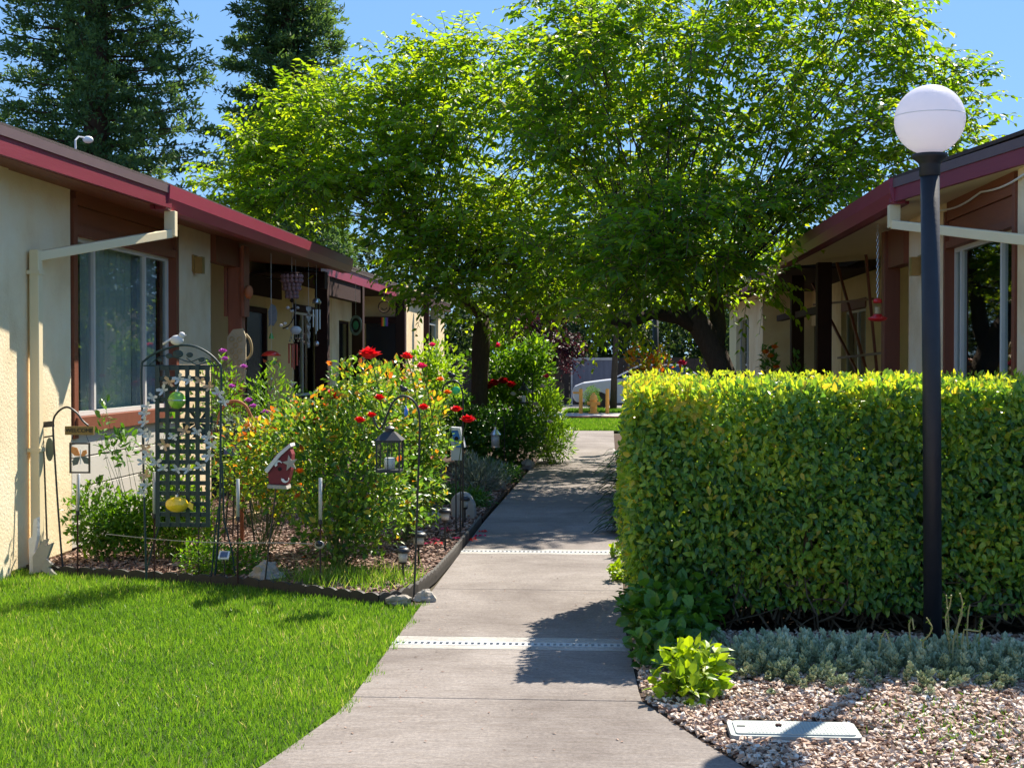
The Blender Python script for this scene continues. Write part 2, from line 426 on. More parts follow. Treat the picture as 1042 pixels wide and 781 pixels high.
# lawn, grass
EDGE = [(-4.45, 10.52), (-4.14, 10.37), (-3.4, 10.18), (-2.6, 9.93), (-1.95, 9.55), (-1.52, 9.30), (-1.40, 9.42), (-1.33, 9.75), (-1.285, 10.4), (-1.27, 11.5), (-1.27, 14.06)]
ex = [e[0] for e in EDGE[:6]]; ey = [e[1] for e in EDGE[:6]]
def lawn_top(x): return float(np.interp(x, ex, ey)) if x < -1.52 else 9.3
lp = [(-14, 2.2)] + [(xl(y) - .004, y) for y in (2.2, 3.5, 4.8, 5.44, 6.41, 8, 9.28)] + [(x, y) for x, y in EDGE[:6][::-1]] + [(-14, 10.5)]
tag(sheet('lawn', lp, -.022, M['lawn_soil'], .03))
n = 150000
P = np.c_[rng.uniform(-4.9, -1.1, n), rng.uniform(4.6, 10.6, n), np.full(n, -.025)]
top = np.interp(P[:, 0], ex + [-1.3], ey + [9.25]); xle = np.interp(P[:, 1], [2, 3.5, 4.8, 5.44, 6.41, 14], [-2.6, -1.95, -1.52, -1.37, -1.215, -1.235])
edgej = .035 * np.sin(P[:, 1] * 9) + .02 * np.sin(P[:, 1] * 31)
keep = (P[:, 1] < top - .03) & (P[:, 0] < xle + .015 + edgej) & (P[:, 0] > -.47 * P[:, 1] - .15)
keep &= rng.random(n) < np.clip(1.25 - (P[:, 1] - 5) * .07, .4, 1)
P = P[keep]; n = len(P)
hn = .5 + .5 * np.sin(P[:, 0] * 2.1 + 1.7 * np.sin(P[:, 1] * 1.3)) * np.sin(P[:, 1] * 2.7 + P[:, 0])
D = nrm(np.c_[rng.normal(0, .42, n), rng.normal(0, .42, n), np.ones(n)])
grass = leafmat('grass_blade', [(.05, .13, .015), (.11, .25, .024), (.18, .34, .034), (.28, .42, .06), (.50, .48, .28)], .5, .4, .35, (1.2, 1.15, .5), [0, .35, .7, .93, 1])
g = scatter('grass', P, D, rdir(n), rng.uniform(.03, .062, n) * (.8 + .35 * hn), rng.uniform(.0035, .0065, n), np.clip(rng.normal(.38, .2, n) + .26 * hn + .30 * (rng.random(n) < .06), 0, 1), grass, kind='blade')
tag(g, kind='stuff')

# bed soil both sides and mulch
sheet('bed_soil', [(-4.6, 10.55)] + EDGE + [(-1.27, 15), (-1.05, 31.5), (-4.6, 31.5)], -.004, M['soil'], .03)
mulch = rndmat('mulch_chip', [(.10, .055, .038), (.22, .13, .095), (.36, .235, .18), (.50, .38, .31)], .85, .2)
n = 30000
P = np.c_[rng.uniform(-4.45, -1.25, n), 9.4 + 12 * rng.random(n) ** 1.5, rng.uniform(.0, .03, n)]
inb = (P[:, 1] > np.interp(P[:, 0], ex + [-1.28], ey + [10.4]) + .03) & (P[:, 0] < -1.29)
P = P[inb]; n = len(P)
tag(scatter('mulch', P, nrm(np.c_[rng.normal(0, 1, n), rng.normal(0, 1, n), rng.normal(0, .22, n)]), nrm(np.c_[rng.normal(0, .4, n), rng.normal(0, .4, n), np.ones(n)]),
        rng.uniform(.025, .065, n), rng.uniform(.012, .028, n), rng.random(n), mulch, kind='chip', T=rng.uniform(.004, .010, n)), kind='stuff')
# gravel bed right
gx0 = [(xr(y) + .004, y) for y in (3.0, 3.5, 4.8, 5.57, 6.09, 6.66, 8.4)]
sheet('gravel_bed', gx0 + [(.12, 12), (.15, 31), (3.2, 31), (3.2, 14), (8, 10), (8, 3)], -.006, M['soil'], .03)
stonem = rndmat('gravel_stone', [(.17, .085, .06), (.38, .24, .16), (.52, .38, .28), (.62, .51, .42), (.68, .61, .53)], .7, .3, [0, .2, .5, .8, 1])
n = 30000
P = np.c_[rng.uniform(.1, 2.9, n), rng.uniform(4.9, 8.3, n), np.zeros(n)]
xre = np.interp(P[:, 1], [3.5, 4.8, 5.57, 6.09, 6.66, 8.4], [1.6, .85, .55, .35, .16, .11])
P = P[(P[:, 0] > xre + .012)]; n = len(P); P[:, 2] = rng.uniform(.0, .03, n)
inbox = (P[:, 0] > .50) & (P[:, 0] < 1.10) & (P[:, 1] > 5.93) & (P[:, 1] < 6.27)
P = P[~inbox]; n = len(P)
tag(scatter('gravel', P, nrm(np.c_[rng.normal(0, 1, n), rng.normal(0, 1, n), rng.normal(0, .35, n)]), nrm(np.c_[rng.normal(0, .5, n), rng.normal(0, .5, n), np.ones(n)]),
        rng.uniform(.015, .042, n), rng.uniform(.011, .026, n), rng.random(n), stonem, kind='chip', T=rng.uniform(.006, .015, n)), kind='stuff')
# thin weeds in the gravel, lower right
n = 900
P = np.c_[rng.normal(1.55, .22, n), rng.normal(6.2, .35, n), np.full(n, .01)]; P = P[P[:, 1] < 7]; n = len(P)
tag(scatter('gravel_weeds', P, rdir(n, .9), rdir(n), rng.uniform(.02, .05, n), .006, rng.random(n) * .6, grass, kind='blade'), kind='stuff')

# far end: grass strip, kerb, pavement, lawn, car park
mb = MB().prism([(-30, 32.75, -.03), (-1.02, 32.75, -.03), (-1.02, 32.71, -.03), (30, 32.71, -.03), (30, 38.8, -.03), (-30, 38.8, -.03)], (0, 0, .03))
tag(mb.build('grass_strip', M['lawn_soil']), kind='structure')
n = 26000
P = np.c_[rng.uniform(-3.4, 2.0, n), rng.uniform(32.75, 38.78, n), np.zeros(n)]
tag(scatter('strip_grass', P, nrm(np.c_[rng.normal(0, .4, n), rng.normal(0, .4, n), np.ones(n)]), rdir(n), rng.uniform(.05, .1, n), .016, np.clip(rng.normal(.5, .2, n), 0, 1), grass, kind='blade'), kind='stuff')
tag(MB().box((-30, 38.8, -.06), (30, 38.96, .10)).build('kerb', solid('red_kerb', [(.30, .09, .08), (.42, .15, .13)], 4, .8, .2)), kind='structure')
tag(MB().box((-30, 38.96, -.06), (30, 41.4, .096)).build('pavement', M['pavement']), kind='structure')
tag(MB().box((-1.3, 41.4, -.06), (30, 44.2, .10)).build('far_lawn', M['lawn_soil']), kind='structure')
n = 9000
P = np.c_[rng.uniform(-1.2, 2.6, n), rng.uniform(41.45, 44.15, n), np.full(n, .1)]
tag(scatter('far_grass', P, nrm(np.c_[rng.normal(0, .4, n), rng.normal(0, .4, n), np.ones(n)]), rdir(n), rng.uniform(.05, .1, n), .02, np.clip(rng.normal(.35, .2, n), 0, 1), grass, kind='blade'), kind='stuff')
tag(MB().box((-30, 41.4, -.06), (-1.3, 44.2, .05)).build('driveway', M['pavement']), kind='structure')
tag(MB().box((-30, 44.2, -.06), (30, 53, .03)).build('car_park', solid('car_park', [(.16, .145, .13), (.25, .23, .21)], 1.5, .9, .2)), kind='structure')

# scalloped edging
def edging(pts, label, mat, h=.058):
    mb = MB(); P = [V(x, y, 0) for x, y in pts]
    for a, b in zip(P[:-1], P[1:]):
        L = np.linalg.norm(b - a); n = max(2, int(round(L / .14))); d = (b - a) / L; s = V(-d[1], d[0], 0) * .012
        for i in range(n):
            p0 = a + d * L * i / n; p1 = a + d * L * (i + .985) / n; w_ = L / n
            top = [p0 + (p1 - p0) * t + V(0, 0, h * (.72 + .28 * math.sin(math.pi * t))) for t in (0, .2, .4, .6, .8, 1)]
            mb.prism([p0 - s + V(0, 0, -.04), p1 - s + V(0, 0, -.04)] + [q - s for q in top[::-1]], 2 * s)
    return tag(mb.build('bed_edging', mat), label, 'garden edging', 'scalloped edging round the rose bed')
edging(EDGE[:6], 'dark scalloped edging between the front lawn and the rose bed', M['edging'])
edging(EDGE[5:], 'scalloped edging coloured as if sunlit along the path side of the rose bed', M['edging_lit'], .06)

# ================================================================== HOUSES
def pan(par, name, mat, X, sg, y0, y1, z0, z1, d=.2, bevel=0):
    """wall piece whose face toward the path is at X"""
    return MB().box((X, y0, z0), (X + sg * d, y1, z1)).build(name, mat, par, bevel=bevel)

def window(par, X, sg, y0, y1, z0, z1, bars, frame, curt=None, sill=None, wf=.04, name='window'):
    xi = X + sg * .07
    mb = MB().box((xi, y0, z0), (xi + sg * .05, y0 + wf, z1)).box((xi, y1 - wf, z0), (xi + sg * .05, y1, z1))
    mb.box((xi, y0 + wf, z0), (xi + sg * .05, y1 - wf, z0 + wf)).box((xi, y0 + wf, z1 - wf), (xi + sg * .05, y1 - wf, z1))
    for b in bars: mb.box((xi - sg * .004, b - wf * .6, z0 + wf), (xi + sg * .045, b + wf * .6, z1 - wf))
    wn = mb.build(name, frame, par)
    gl = MB().box((xi + sg * .02, y0 + .01, z0 + .01), (xi + sg * .026, y1 - .01, z1 - .01)).build('pane', M['glass'], wn)
    rb = MB().box((xi + sg * .5, y0 - .1, z0 - .1), (xi + sg * .55, y1 + .1, z1 + .1)); rb.box((xi + sg * .06, y0 - .14, z0 - .1), (xi + sg * .5, y0 - .1, z1 + .1)); rb.box((xi + sg * .06, y1 + .1, z0 - .1), (xi + sg * .5, y1 + .14, z1 + .1))
    rb.box((xi + sg * .06, y0 - .1, z1 + .1), (xi + sg * .5, y1 + .1, z1 + .12)); rb.box((xi + sg * .06, y0 - .1, z0 - .12), (xi + sg * .5, y1 + .1, z0 - .1))
    rb.build('recess', M['inside'], wn)
    for (a, b, mt) in (curt or []):
        ys = np.arange(a, b, .03); mb = MB(); vs = []; fs = []
        for i, y in enumerate(ys):
            x = xi + sg * (.14 + .03 * math.sin(i * 1.3) + .012 * math.sin(i * .37)); vs += [(x, y, z0 - .05), (x, y, z1)]
        fs = [(2 * i, 2 * i + 2, 2 * i + 3, 2 * i + 1) for i in range(len(ys) - 1)]
        mb.add(vs, fs).build('curtain', mt, wn, smooth=True)
    if sill:
        MB().box((X - sg * .035, y0 - .06, z0 - .13), (X + sg * .09, y1 + .06, z0 - .003)).build('sill', sill, wn)
    return wn

def roof_poly(par, pts, sg, xe, ze, t=.03, name='roof'):
    """pts plan polygon; z grows away from the path"""
    zz = lambda x: ze + .12 * (abs(x) - abs(xe))
    top = [V(x, y, zz(x) + .012) for x, y in pts]
    return MB().prism([p - V(0, 0, .012) for p in top], (0, 0, t)).build(name, M['shingle'], par)

def fascia_run(par, a, b, ztop, parts, sg, name='fascia', th=.035):
    """a,b plan points; parts list of (height, mat, name, stand-out)"""
    (x0, y0), (x1, y1) = a, b; z0, z1 = ztop
    for h0, h1, mat, nm, off in parts:
        d = nrm(V(x1 - x0, y1 - y0, 0)); s = V(-d[1], d[0], 0)
        if s[0] * sg < 0: s = -s          # s points away from the path
        p = V(x0, y0, z0) - s * off; q = V(x1, y1, z1) - s * off
        mb = MB().prism([p - V(0, 0, h1), q - V(0, 0, h1), q - V(0, 0, h0), p - V(0, 0, h0)], s * (th + off))
        mb.build(nm, mat, par)

def gutter(par, X, sg, y0, y1, z, h=.20, w_=.13):
    X0, X1 = X, X + sg * w_
    prof = [(X0, z), (X0 + sg * .012, z), (X0 + sg * .02, z - h * .55 + .01), (X0 + sg * .05, z - h + .012), (X1 - sg * .01, z - h + .012), (X1 - sg * .01, z), (X1, z), (X1, z - h), (X0 + sg * .045, z - h), (X0 + sg * .008, z - h * .55)]
    mb = MB(); P = [(x, y0, zz) for x, zz in prof]
    mb.prism(P, (0, y1 - y0, 0))
    for y in (y0 - .012, y1):
        mb.prism([(X0, y, z + .004), (X0 + sg * .008, y, z - h * .55), (X0 + sg * .045, y, z - h), (X1, y, z - h), (X1, y, z + .004)], (0, .012, 0))
    return mb.build('gutter', M['gutter'], par)

# ---------------- left house
LX = -4.5
lh = empty('house', (-7.5, 12, 0), 'left cream stucco house with maroon gutter, window and post porch beside the rose bed', 'house', 'single storey courtyard houses')
pan(lh, 'wall', M['stucco_near'], LX + .04, -1, 3.0, 10.24, -.05, 3.2)
pan(lh, 'wall', M['stucco_near'], LX, -1, 10.24, yat(73, LX), .0, 3.2, bevel=.02)
ya, yb = yat(74, LX), yat(181, LX); yc = yat(215, LX)
MB().box((LX + .015, ya, .95), (LX - .1, ya + .09, 2.98)).box((LX + .015, yb - .09, .95), (LX - .1, yb, 2.98)).box((LX + .01, ya + .09, 2.68), (LX - .1, yb - .09, 2.76)).build('window_casing', M['brown'], lh)
window(lh, LX, -1, ya + .09, yb - .09, 1.13, 2.68, [yat(104, LX), yat(155, LX)], M['window_frame'],
       [(ya + .05, yat(104, LX), M['curtain']), (yat(105, LX), yat(153, LX), M['curtain_tan']), (yat(155, LX), yb - .05, M['curtain'])], M['brown'])
pan(lh, 'siding', M['siding_brown'], LX - .02, -1, ya + .0901, yb - .0901, 2.765, 2.93)
pan(lh, 'siding', M['siding_brown'], LX + .0, -1, ya + .0901, yb - .0901, 2.935, 3.2)
for i in range(4):
    pan(lh, 'siding_board', M['siding'], LX - .012 + .002 * i, -1, ya - .01, yb + .01, .02 + .255 * i, .268 + .255 * i, bevel=.006)
pan(lh, 'wall', M['stucco'], LX, -1, yb, yc, .0, 3.2, bevel=.02)
MB().box((LX, yb + .04, -.3), (LX - .15, yc, .0)).build('foundation', M['stone'], lh)
q = gX(197, 268, LX)
MB().box((LX + .001, q[1] - .07, q[2] - .09), (LX + .025, q[1] + .07, q[2] + .09)).box((LX + .026, q[1] - .05, q[2] - .11), (LX + .11, q[1] + .05, q[2] + .07)).build('wall_light', solid('brass', [(.30, .17, .05), (.45, .28, .10)], 20, .4, .5, metal=.4), lh)
# porch back wall, end walls
PX = -5.5
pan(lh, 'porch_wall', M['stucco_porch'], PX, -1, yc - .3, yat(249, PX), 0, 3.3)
d0, d1 = yat(249, PX), yat(271, PX)
dr = pan(lh, 'door', M['door_dark'], PX - .03, -1, d0 + .08, d1 - .08, .02, 2.38)
MB().box((PX + .02, d0, 0), (PX - .1, d0 + .08, 2.46)).box((PX + .02, d1 - .08, 0), (PX - .1, d1, 2.46)).box((PX + .02, d0 + .08, 2.38), (PX - .1, d1 - .08, 2.46)).build('door_frame', M['brown_dark'], lh)
MB().box((PX + .03, d1 - .2, 1.0), (PX + .045, d1 - .16, 1.12)).build('door_handle', M['silver'], dr)
pan(lh, 'porch_wall', M['stucco_porch'], PX - .003, -1, d0, d1, 2.465, 3.3)
w0, w1 = yat(299, PX), yat(329, PX)
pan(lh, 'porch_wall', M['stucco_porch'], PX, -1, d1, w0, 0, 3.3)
pan(lh, 'vent_panel', M['brown_dark'], PX + .05, -1, d0 + .001, yat(284, PX), 2.64, 2.95, .049)
window(lh, PX, -1, w0, w1, .98, 2.5, [yat(312, PX)], M['window_frame'], [(w0, yat(308, PX), M['curtain'])], M['brown_dark'])
pan(lh, 'window_header', M['brown_dark'], PX + .02, -1, w0 - .05, w1 + .05, 2.51, 2.62, .1)
pan(lh, 'porch_wall', M['brown_dark'], PX - .001, -1, w0, w1, 0, .84)
pan(lh, 'porch_wall', M['stucco_porch'], PX - .001, -1, w0, w1, 2.625, 3.3)
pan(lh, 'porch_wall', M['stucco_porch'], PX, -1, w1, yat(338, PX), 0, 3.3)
# posts and beams
def post(par, px, X, h, a=.17, mat=None):
    y = yat(px, X); return MB().box((X - a / 2, y - a / 2, 0), (X + a / 2, y + a / 2, h)).build('post', mat or M['brown'], par, bevel=.008), y
p1, y1_ = post(lh, 241, LX, 2.98, .17, M['post_red'])
MB().box((LX - .125, y1_ - .125, 2.15), (LX - .087, y1_ + .125, 3.0)).box((LX + .087, y1_ - .125, 2.15), (LX + .125, y1_ + .125, 3.0)).build('post_cladding', M['post_red'], p1)
MB().box((LX - .08, yc + .001, 2.74), (LX + .06, y1_ - .086, 3.07)).build('beam', M['brown'], lh)
pan(lh, 'return_wall', M['stucco_porch'], LX - .21, -1, yc - .2, yc - .01, 0, 3.2, .8)
# roof
RLx, RLz = -3.9, 3.17
roof_poly(lh, [(-3.93, 21.4), (-3.93, 12.35), (-4.08, 9.6), (-4.5, 3.0), (-13, 3.0), (-13, 21.4)], -1, RLx, RLz)
MB().prism([(x, y, 2.985 + .10 * (abs(x) - 3.9)) for x, y in [(-4.03, 21.4), (-4.03, 12.35), (-4.16, 9.5), (-4.55, 3.0), (-6, 3.0), (-6, 21.4)]], (0, 0, .02)).build('soffit', M['brown'], lh)
fascia_run(lh, (-3.905, 12.42), (-4.1, 9.28), (3.165, 3.195), [(-.005, .062, M['metal_edge'], 'drip_edge', .012), (.062, .19, M['maroon'], 'fascia', 0)], -1)
fascia_run(lh, (-4.1, 9.28), (-4.52, 2.9), (3.195, 3.24), [(-.005, .062, M['metal_edge'], 'drip_edge', .012), (.062, .19, M['maroon'], 'fascia', 0)], -1)
fascia_run(lh, (-4.03, 21.4), (-4.03, 12.3), (3.16, 3.16), [(.01, .2, M['maroon'], 'fascia', 0)], -1)
gutter(lh, -3.885, -1, 12.33, 21.35, 3.175, .215, .14)
# downspout
q0 = V(-3.94, 12.5, 2.96); q1 = V(-3.94, 12.5, 2.76); q2 = V(-4.44, yat(37, -4.44), 2.42); q3 = q2.copy(); q3[2] = .05
ds = MB().bar(q0, q1 - V(0, 0, .03), .085, .10).bar(q1, q2, .075, .075).bar(q2 + V(0, 0, .05), q3, .085, .075).build('downspout', M['cream'], lh, bevel=.006)
for zz in (2.28, .9): MB().box((q3[0] - .055, q3[1] - .05, zz), (q3[0] + .047, q3[1] + .05, zz + .03)).build('strap', M['cream'], ds)
# roof flood light
q = gX(80, 143, -4.9)
fl = empty('flood_light', (q[0], q[1], 3.3), 'white outdoor lamp on a curved arm on the left roof edge', 'lamp')
MB().tube([(q[0], q[1] - .06, 3.2), (q[0], q[1] - .08, q[2] - .01), (q[0] + .012, q[1] - .03, q[2] + .03), (q[0] + .04, q[1] + .02, q[2] + .03)], .009).build('arm', M['white'], fl)
MB().ball((q[0] + .07, q[1] + .05, q[2] + .015), .04, sc=(1.25, 1, .85)).build('lamp_head', M['white'], fl, smooth=True)

# ---------------- far left house (second roof)
lf = empty('house', (-7.5, 26, 0), 'farther left house with lower dark roof edge and brown porch posts behind the roses', 'house', 'single storey courtyard houses')
roof_poly(lf, [(-4.38, 29.2), (-4.38, 21.42), (-13, 21.42), (-13, 29.2)], -1, -4.4, 3.21)
fascia_run(lf, (-4.4, 29.2), (-4.4, 21.42), (3.2, 3.2), [(0, .05, M['shingle'], 'drip_edge', .02), (.05, .24, M['gutter'], 'fascia', 0)], -1)
MB().box((-4.44, 21.42, 2.97), (-6, 29.2, 2.99)).build('soffit', M['brown_dark'], lf)
for px in (328, 364.5): post(lf, px, LX, 2.97, .2, M['brown_dark'])
MB().box((LX - .07, yat(328, LX) + .101, 2.66), (LX + .07, yat(364.5, LX) - .101, 2.965)).build('beam', M['brown_dark'], lf)
q = gX(326, 282, LX + .1); MB().box((LX + .101, q[1] - .12, 2.72), (LX + .19, q[1] + .12, 2.98)).build('bracket', M['brown_dark'], lf)
x0, x1, x2 = yat(338, PX), yat(345, PX), yat(358, PX)
pan(lf, 'porch_wall', M['stucco'], PX, -1, x0, x1, 0, 3.3)
window(lf, PX, -1, x1, x2, .9, 2.45, [], M['brown_dark'], None, M['brown_dark'])
pan(lf, 'porch_wall', M['stucco'], PX - .001, -1, x1, x2, 2.46, 3.3); pan(lf, 'porch_wall', M['stucco'], PX - .001, -1, x1, x2, 0, .76)
pan(lf, 'porch_wall', M['stucco'], PX, -1, x2, 31.0, 0, 3.3)
# end wall facing the camera at Y 31
MB().box((PX, 31.0, 0), (LX + .05, 31.2, 3.3)).build('end_wall', M['stucco'], lf)
dd = MB().box((gY(372, 0, 30.97)[0], 30.95, .05), (gY(405, 0, 30.97)[0], 30.99, 2.45)).build('door', M['door_dark'], lf)
MB().box((gY(372, 0, 30.97)[0] - .08, 30.93, 2.455), (gY(405, 0, 30.97)[0] + .08, 30.99, 2.6)).build('door_frame', M['brown_dark'], lf)
MB().box((-5.05, 30.93, 1.0), (-5.0, 30.949, 1.15)).build('door_handle', M['silver'], dd)
post(lf, 408, LX + .08, 3.0, .2, M['brown_dark'])
pan(lf, 'wall', M['stucco'], LX, -1, 31.0, yat(431, LX), 0, 3.3)
post(lf, 434, LX + .25, 3.2, .13, M['brown_dark'])
window(lf, LX, -1, yat(431, LX), yat(446, LX), .3, 2.6, [yat(438, LX)], M['window_frame'], None, None)
pan(lf, 'wall', M['stucco'], LX, -1, yat(446, LX), yat(452, LX), 0, 3.3)
roof_poly(lf, [(-4.42, 39.5), (-4.42, 29.25), (-13, 29.25), (-13, 39.5)], -1, -4.4, 3.2)
fascia_run(lf, (-4.4, 39.5), (-4.4, 29.25), (3.19, 3.19), [(.01, .20, M['brown_dark'], 'fascia', 0)], -1)

# ---------------- right house
RX = 3.05
rh = empty('house', (6.5, 13, 0), 'right cream stucco house with maroon gutter rising behind the clipped hedge', 'house', 'single storey courtyard houses')
r1, r2, r3 = yat(1034, RX), yat(961, RX), yat(924, RX)
pan(rh, 'wall', M['stucco'], RX, 1, 9.7, r1, -.05, 3.08, bevel=.02)
MB().box((RX, 9.5, -.05), (RX + 5, 9.7, 3.3)).build('end_wall', M['stucco'], rh)
pan(rh, 'wall', M['stucco'], RX, 1, r2, r3, -.05, 3.08, bevel=.02)
MB().box((RX - .015, r1, .5), (RX + .1, r1 + .08, 2.95)).box((RX - .015, r2 - .06, .5), (RX + .1, r2, 2.95)).box((RX - .01, r1 + .08, 2.62), (RX + .1, r2 - .06, 2.68)).build('window_casing', M['brown'], rh)
window(rh, RX, 1, r1 + .08, r2 - .06, .9, 2.62, [yat(1009.5, RX), yat(969.5, RX)], M['window_frame'], [(r1 + .1, yat(1014, RX), M['curtain'])], M['brown'])
pan(rh, 'siding', M['siding_brown'], RX + .02, 1, r1 + .08, r2 - .06, 2.685, 2.86); pan(rh, 'siding', M['siding_brown'], RX, 1, r1 + .08, r2 - .06, 2.865, 3.08)
pan(rh, 'wall', M['stucco'], RX, 1, r1, r2, 0, .76)
q = gX(938, 269, RX)
MB().box((RX - .001, q[1] - .08, q[2] - .09), (RX - .025, q[1] + .08, q[2] + .09)).box((RX - .026, q[1] - .05, q[2] - .11), (RX - .11, q[1] + .05, q[2] + .07)).build('wall_light', bpy.data.materials['brass'], rh)
BX = 4.0
post(rh, 906, RX, 3.0, .17, M['brown'])
MB().box((RX - .05, r3 + .001, 2.6), (RX + .09, yat(906, RX) - .086, 3.0)).build('beam', M['brown'], rh)
pan(rh, 'return_wall', M['stucco_porch'], RX + .21, 1, r3 - .2, r3 - .01, 0, 3.1, .8)
for px in (838, 811): post(rh, px, RX, 3.0, .2, M['brown_dark'])
MB().box((RX - .05, yat(838, RX) + .101, 2.30), (RX + .05, yat(811, RX) - .101, 2.40)).box((RX - .05, yat(811, RX) + .101, 2.32), (RX + .05, yat(793, RX), 2.42)).build('rail', M['brown_dark'], rh)
# back wall of porch
b = [yat(p, BX) for p in (925, 913, 897, 881, 857, 844, 829, 818, 806, 780)]
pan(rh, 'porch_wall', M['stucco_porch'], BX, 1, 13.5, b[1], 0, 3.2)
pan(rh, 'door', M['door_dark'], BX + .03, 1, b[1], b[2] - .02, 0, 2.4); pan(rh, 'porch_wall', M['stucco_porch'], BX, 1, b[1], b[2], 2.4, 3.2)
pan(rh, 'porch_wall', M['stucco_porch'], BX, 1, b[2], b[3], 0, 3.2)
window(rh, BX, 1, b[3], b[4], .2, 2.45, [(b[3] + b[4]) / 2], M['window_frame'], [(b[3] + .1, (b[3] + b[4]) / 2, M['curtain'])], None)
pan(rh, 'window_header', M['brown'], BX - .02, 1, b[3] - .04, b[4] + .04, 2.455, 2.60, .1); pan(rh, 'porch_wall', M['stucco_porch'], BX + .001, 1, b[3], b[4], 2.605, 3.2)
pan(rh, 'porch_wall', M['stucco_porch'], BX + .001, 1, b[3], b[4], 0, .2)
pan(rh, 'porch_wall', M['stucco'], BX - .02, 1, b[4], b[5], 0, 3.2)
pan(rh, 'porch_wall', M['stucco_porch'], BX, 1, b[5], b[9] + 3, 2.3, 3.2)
pan(rh, 'door', M['door_dark'], BX + .05, 1, b[5], b[9] + 3, 0, 2.3)
roof_poly(rh, [(2.48, 20.95), (13, 20.95), (13, 9.2), (3.35, 9.2), (2.99, 10.4), (2.48, 12.45)], 1, 2.45, 3.18)
MB().prism([(x, y, 2.995 + .08 * (x - 2.58)) for x, y in [(2.58, 20.95), (5.2, 20.95), (5.2, 9.3), (3.36, 9.3), (3.04, 10.4), (2.58, 12.3)]], (0, 0, .02)).build('soffit', M['soffit'], rh)
fascia_run(rh, (2.455, 12.50), (3.0, 10.4), (3.18, 3.225), [(0, .075, M['metal_edge'], 'drip_edge', .012), (.075, .195, M['maroon'], 'fascia', 0)], 1)
fascia_run(rh, (3.0, 10.4), (3.35, 9.06), (3.225, 3.255), [(0, .075, M['metal_edge'], 'drip_edge', .012), (.075, .195, M['maroon'], 'fascia', 0)], 1)
fascia_run(rh, (2.58, 20.95), (2.58, 12.45), (3.17, 3.17), [(.01, .2, M['maroon'], 'fascia', 0)], 1)
gutter(rh, 2.435, 1, 12.42, 20.9, 3.185, .215, .14)
q0 = V(2.50, 12.52, 2.97); q1 = V(2.50, 12.52, 2.80); q2 = V(2.99, 10.05, 2.44); q3 = V(2.99, 10.05, .05)
MB().bar(q0, q1 - V(0, 0, .03), .085, .10).bar(q1, q2, .075, .075).bar(q2 + V(0, 0, .05), q3, .085, .075).build('downspout', M['cream'], rh, bevel=.006)
# cable under the soffit
pts = []
for t in np.linspace(0, 1, 24): pts.append(V(3.03, 10.3 + 4.0 * t, 3.0 - .02 - .035 * abs(math.sin(t * 9))))
MB().tube(pts, .009, 5).build('cable', M['white'], rh)
# far right building
rf = empty('house', (6.5, 29, 0), 'far right house end with pale window posts behind the leaning tree trunk', 'house', 'single storey courtyard houses')
c = [yat(p, RX) for p in (776, 762, 757, 750, 743)]
pan(rf, 'wall', M['stucco'], RX, 1, c[0], c[1], 0, 3.2)
window(rf, RX, 1, c[1], c[3], .6, 2.6, [c[2]], M['window_frame'], None, None); pan(rf, 'wall', M['stucco'], RX, 1, c[1], c[3], 2.6, 3.2); pan(rf, 'wall', M['stucco'], RX, 1, c[1], c[3], 0, .6)
pan(rf, 'corner_post', M['cream'], RX - .02, 1, c[3], c[4], 0, 3.2)
MB().box((RX + .2, c[0], 0), (RX + 3, c[0] + .2, 3.2)).build('end_wall', M['stucco'], rf)
MB().box((BX - .15, yat(780, BX) + 3.01, 0), (BX + 3, yat(780, BX) + 3.2, 3.2)).build('end_wall', M['stucco'], rf)
roof_poly(rf, [(2.62, 37), (2.62, 21), (13, 21), (13, 37)], 1, 2.6, 3.14)
MB().box((2.66, 21, 2.98), (5.2, 37, 3.0)).build('soffit', M['brown_dark'], rf)
fascia_run(rf, (2.6, 21), (2.6, 37), (3.13, 3.13), [(.01, .20, M['gutter'], 'fascia', 0)], 1)
# ================================================================== VEGETATION
LM = {}
LM['tree'] = leafmat('tree_leaf', [(.075, .18, .016), (.17, .31, .02), (.26, .41, .025), (.37, .47, .04)], .66, .42, .4, (1.8, 1.5, .4), [0, .4, .8, 1])
LM['tree2'] = leafmat('tree_leaf_deep', [(.065, .17, .016), (.14, .28, .02), (.24, .37, .022), (.38, .45, .03)], .66, .40, .42, (1.8, 1.5, .4), [0, .45, .85, 1])
LM['conifer'] = leafmat('conifer_needles', [(.06, .12, .06), (.13, .22, .07), (.32, .42, .08)], .45, .6, .25, (1.2, 1.2, .5), [0, .65, 1])
LM['bg'] = leafmat('far_leaf', [(.02, .045, .014), (.05, .09, .03), (.09, .13, .05)], .38, .6, .2)
LM['olive'] = leafmat('pale_leaf', [(.06, .085, .05), (.12, .15, .09), (.2, .23, .14)], .35, .6, .2)
LM['plum'] = leafmat('plum_leaf', [(.02, .006, .010), (.05, .012, .02), (.10, .025, .03)], .35, .5, .3, (1.3, .7, .8))
LM['hedge'] = leafmat('hedge_leaf', [(.04, .12, .045), (.11, .25, .055), (.26, .42, .055), (.44, .56, .06), (.46, .52, .05), (.58, .47, .06)], .52, .30, .55, (1.35, 1.3, .45), [0, .3, .6, .75, .92, 1])
LM['rose'] = leafmat('rose_leaf', [(.04, .12, .03), (.10, .22, .035), (.20, .34, .04), (.42, .46, .05), (.66, .36, .04), (.66, .14, .03)], .5, .38, .5, (1.3, 1.25, .5), [0, .35, .62, .78, .9, 1])
LM['bush'] = leafmat('bush_leaf', [(.04, .12, .015), (.10, .22, .02), (.19, .35, .025), (.34, .48, .04)], .48, .42, .4, (1.35, 1.3, .4))
LM['lime'] = leafmat('lime_leaf', [(.10, .20, .01), (.22, .36, .015), (.38, .48, .02)], .45, .42, .4, (1.3, 1.25, .4))
